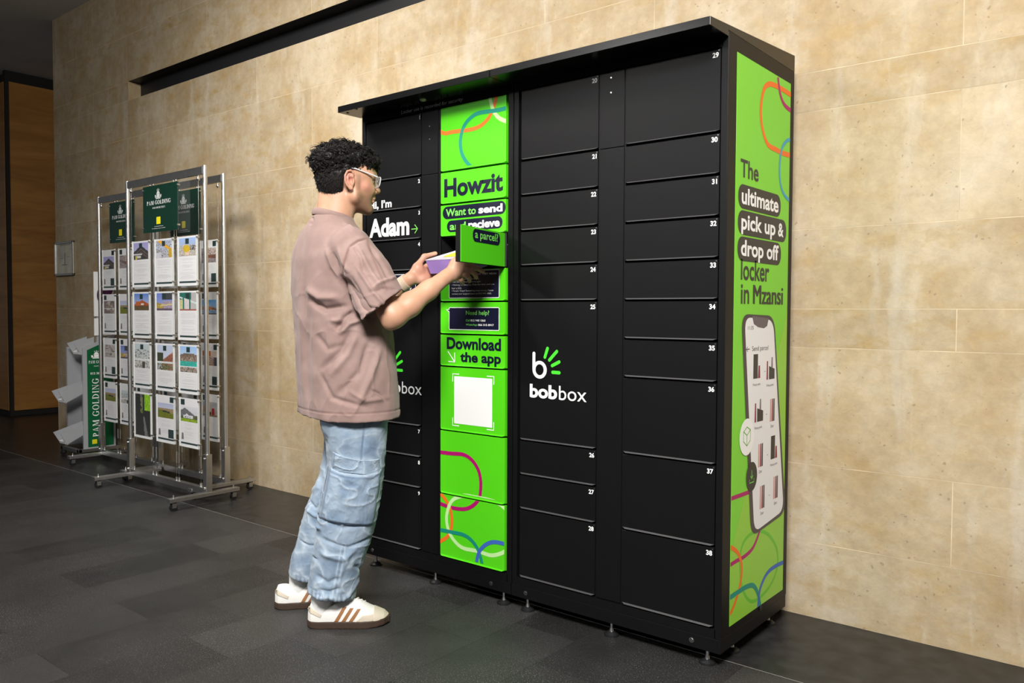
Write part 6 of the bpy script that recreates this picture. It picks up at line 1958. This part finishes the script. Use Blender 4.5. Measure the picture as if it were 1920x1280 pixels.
def make_shoe(heel, ang, yaw_roll, ankle, pitch=0.0):
    """low trainer, toe along +x in its own frame, then turned; heel = back of the sole on the floor"""
    c, s = math.cos(ang), math.sin(ang)
    def T(P):
        P = np.asarray(P, float)
        x = P[:, 0] * math.cos(pitch) + P[:, 2] * math.sin(pitch); z = -P[:, 0] * math.sin(pitch) + P[:, 2] * math.cos(pitch)
        return np.stack([heel[0] + c * x - s * P[:, 1], heel[1] + s * x + c * P[:, 1], heel[2] + z], 1)
    L = 0.292
    f = Field((-0.02, -0.07, -0.01), (L + 0.03, 0.07, 0.14), 0.0026)
    # width along the foot
    xs = [0.0, 0.012, 0.04, 0.09, 0.14, 0.19, 0.225, 0.255, 0.276, L]
    hw = [0.012, 0.027, 0.034, 0.034, 0.037, 0.045, 0.047, 0.043, 0.035, 0.016]
    cy = [0.0, 0.0, 0.0, -0.002, -0.004, -0.003, 0.0, 0.004, 0.007, 0.010]
    hi = [0.060, 0.090, 0.094, 0.086, 0.104, 0.092, 0.070, 0.055, 0.045, 0.030]
    def up(X, Y, Z):
        xx = X.ravel()
        I = lambda a: np.interp(xx, xs, a)[:, None, None]
        w_, yc, h_ = I(hw), I(cy), I(hi)
        d = (np.sqrt(((Y - yc) / (w_ + 0.002)) ** 2 + (np.clip(Z - 0.018, 0, None) / np.maximum(h_ - 0.018, 0.004)) ** 2.6 + 1e-9) - 1) * np.minimum(w_, 0.03)
        return np.maximum(d, np.maximum(0.012 - Z, np.maximum(-X, X - L)))
    f.put(up, (0, -0.06, 0), (L, 0.06, 0.12), 0.0)
    f.ell((0.072, -0.001, 0.122), (0.052, 0.026, 0.050), 0.006, 'c')                       # opening
    Vs, Fs = f.mesh(3)
    sh = np_mesh('shoe', T(Vs), Fs, LEATHER, man)
    g = Field((-0.02, -0.07, -0.01), (L + 0.03, 0.07, 0.06), 0.0026)
    def sole(X, Y, Z):
        xx = X.ravel()
        I = lambda a: np.interp(xx, xs, a)[:, None, None]
        w_, yc = I(hw) + 0.005, I(cy)
        lift = np.clip((X - 0.20) / 0.09, 0, 1) ** 2 * 0.008 + np.clip((0.03 - X) / 0.03, 0, 1) ** 2 * 0.004
        d = np.abs(Y - yc) - w_
        return np.maximum(np.maximum(d, np.maximum(lift - Z, Z - (0.0265 + lift * 0.7))), np.maximum(-0.003 - X, X - L - 0.003))
    g.put(sole, (-0.01, -0.06, 0), (L + 0.01, 0.06, 0.04), 0.0)
    Vg, Fg = g.mesh(3)
    np_mesh('sole', T(Vg), Fg, GUM, sh)
    def onto(name, path_pts, m_, lift=0.0016, thick=0.0016, axis_start=-0.07, sgn=1):
        """side panel drawn in the shoe's own side view, laid onto the upper"""
        q = np.array(path_pts, float)
        nu, nv = 26, 10
        u, v = np.meshgrid(np.linspace(0, 1, nu), np.linspace(0, 1, nv))
        a, b, c_, d_ = q
        P2_ = (a * (1 - u[..., None]) + b * u[..., None]) * (1 - v[..., None]) + (d_ * (1 - u[..., None]) + c_ * u[..., None]) * v[..., None]
        P = np.zeros((nu * nv, 3)); P[:, 0] = P2_[..., 0].ravel(); P[:, 2] = P2_[..., 1].ravel()
        y = f.near(P, 1, -0.068, 0.0008, 120)
        y = np.where(np.isfinite(y), y, -0.02)
        P[:, 1] = y - lift
        i = np.arange(nu * nv).reshape(nv, nu)
        Fp = np.stack([i[:-1, :-1], i[1:, :-1], i[1:, 1:], i[:-1, 1:]], -1).reshape(-1, 4)
        o = np_mesh(name, T(P), Fp, m_, sh)
        so = o.modifiers.new('thick', 'SOLIDIFY'); so.thickness = thick; so.offset = -1
        return o
    for x0 in (0.098, 0.124, 0.150):
        onto('stripe', [(x0 + 0.030, 0.078 - (x0 - 0.098) * 0.14), (x0 + 0.043, 0.078 - (x0 - 0.098) * 0.14), (x0 + 0.012, 0.025), (x0 - 0.002, 0.025)], STRIPE)
    onto('heel_tab', [(0.004, 0.080), (0.052, 0.052), (0.048, 0.042), (0.002, 0.060)], SUEDE)
    onto('toe_guard', [(0.200, 0.048), (0.262, 0.050), (0.286, 0.027), (0.172, 0.026)], SUEDE, lift=0.0012)
    # toe cap, tongue, laces
    tcp = Field((0.20, -0.06, 0.02), (L + 0.02, 0.06, 0.08), 0.0026)
    tcp.put(lambda X, Y, Z: np.maximum(up(X, Y, Z) - 0.0016, 0.238 - X), (0.22, -0.05, 0.02), (L, 0.06, 0.07), 0.0)
    Vt, Ft = tcp.mesh(2)
    np_mesh('toe_cap', T(Vt), Ft, SUEDE, sh)
    tg = MB()
    for i in range(7):
        t = i / 6
        x = 0.122 + 0.075 * t; z = 0.118 - 0.038 * t
        tg.tube([Vector(T([(x - 0.004, -0.022 + 0.002 * t, z - 0.014)])[0]), Vector(T([(x + 0.002, -0.012, z + 0.001)])[0]), Vector(T([(x + 0.005, 0.0, z + 0.004)])[0]), Vector(T([(x + 0.009, 0.014, z + 0.000)])[0])], 0.0028, 6)
    for sg in (-1, 1):
        tg.tube([Vector(T([(0.124 + 0.005 * k, sg * 0.006 + sg * 0.016 * math.sin(k * 0.9), 0.125 - 0.004 * k + 0.004 * math.sin(k * 2.1))])[0]) for k in range(9)], 0.0022, 6)
    tg.build('laces', LACE, sh, smooth=True)
    tn = MB(); tn.obox(T([(0.122, 0, 0.108)])[0], (0.026 * c, 0.026 * s, -0.009), (-0.020 * s, 0.020 * c, 0), (0.002, 0, 0.006)); tn.build('tongue', LEATHER, sh)
    # sock
    so_ = Field(ankle - A3(0.07, 0.07, 0.08), ankle + A3(0.07, 0.07, 0.09), 0.003)
    so_.cone(ankle + A3(0.0, 0, -0.045), ankle + A3(0.002, 0, 0.040), 0.039, 0.0400, 0.01)
    so_.half(ankle + A3(0, 0, 0.042), A3(0, 0, 1))
    Vk, Fk = so_.mesh(1)
    np_mesh('sock', Vk, Fk, SOCK, man)
    return f
hr = (-0.092, -0.1, 0.028)
make_shoe(A3(hr[0], -0.100, 0.0), math.radians(-6), 0, AN_R + A3(0.002, 0, 0.020))
hl = (-0.223, 0.115, 0.004)
make_shoe(A3(hl[0], 0.115, 0.0), math.radians(2), 0, AN_L + A3(0.0, 0, 0.008), 0.0)

# ---- the parcel: a purple carton tray going into the open compartment
W_ = PX1 - PX0
PURP = mat('purple_carton', (0.36, 0.22, 0.58), 0.5)
LILAC = mat('pale_lilac_lid', (0.74, 0.68, 0.80), 0.45)
par = empty('parcel', tuple(float(v) for v in BX(W_ / 2, PL_ / 2, PH_)))
tag(par, 'purple cardboard box with a yellow patch on its pale lid in both hands', 'box')
po = np.array(par.location)
def pb(name, pts, m_, parent=par):
    b = MB()
    vs = [b.bm.verts.new(Vector(BX(*p) - po)) for p in pts]
    for q_ in ((0, 1, 2, 3), (7, 6, 5, 4), (0, 4, 5, 1), (1, 5, 6, 2), (2, 6, 7, 3), (3, 7, 4, 0)):
        b.bm.faces.new([vs[i] for i in q_])
    bmesh.ops.recalc_face_normals(b.bm, faces=b.bm.faces[:])
    return b.build(name, m_, parent)
tp = 0.010
pb('carton', [(0, 0, 0.002), (W_, 0, 0.002), (W_, PL_, 0.002), (0, PL_, 0.002), (tp, tp * 0.3, PH_), (W_ - tp, tp * 0.3, PH_), (W_ - tp, PL_ - tp, PH_), (tp, PL_ - tp, PH_)], PURP)
lid = pb('lid', [(-0.001, -0.001, -0.0005), (W_ + 0.001, -0.001, -0.0005), (W_ + 0.001, PL_ + 0.001, -0.0005), (-0.001, PL_ + 0.001, -0.0005), (-0.001, -0.001, 0.0025), (W_ + 0.001, -0.001, 0.0025), (W_ + 0.001, PL_ + 0.001, 0.0025), (-0.001, PL_ + 0.001, 0.0025)], LILAC)
LP = Plane(Vector(pn - po), pX, pY)
flat('yellow_patch', [spline([(0.055, 0.045), (0.12, 0.035), (0.185, 0.060), (0.195, 0.14), (0.165, 0.22), (0.10, 0.235), (0.045, 0.19), (0.040, 0.11)], 6, True)], LP, 0.0010, mat('lemon_print', (0.72, 0.68, 0.06), 0.5), lid)
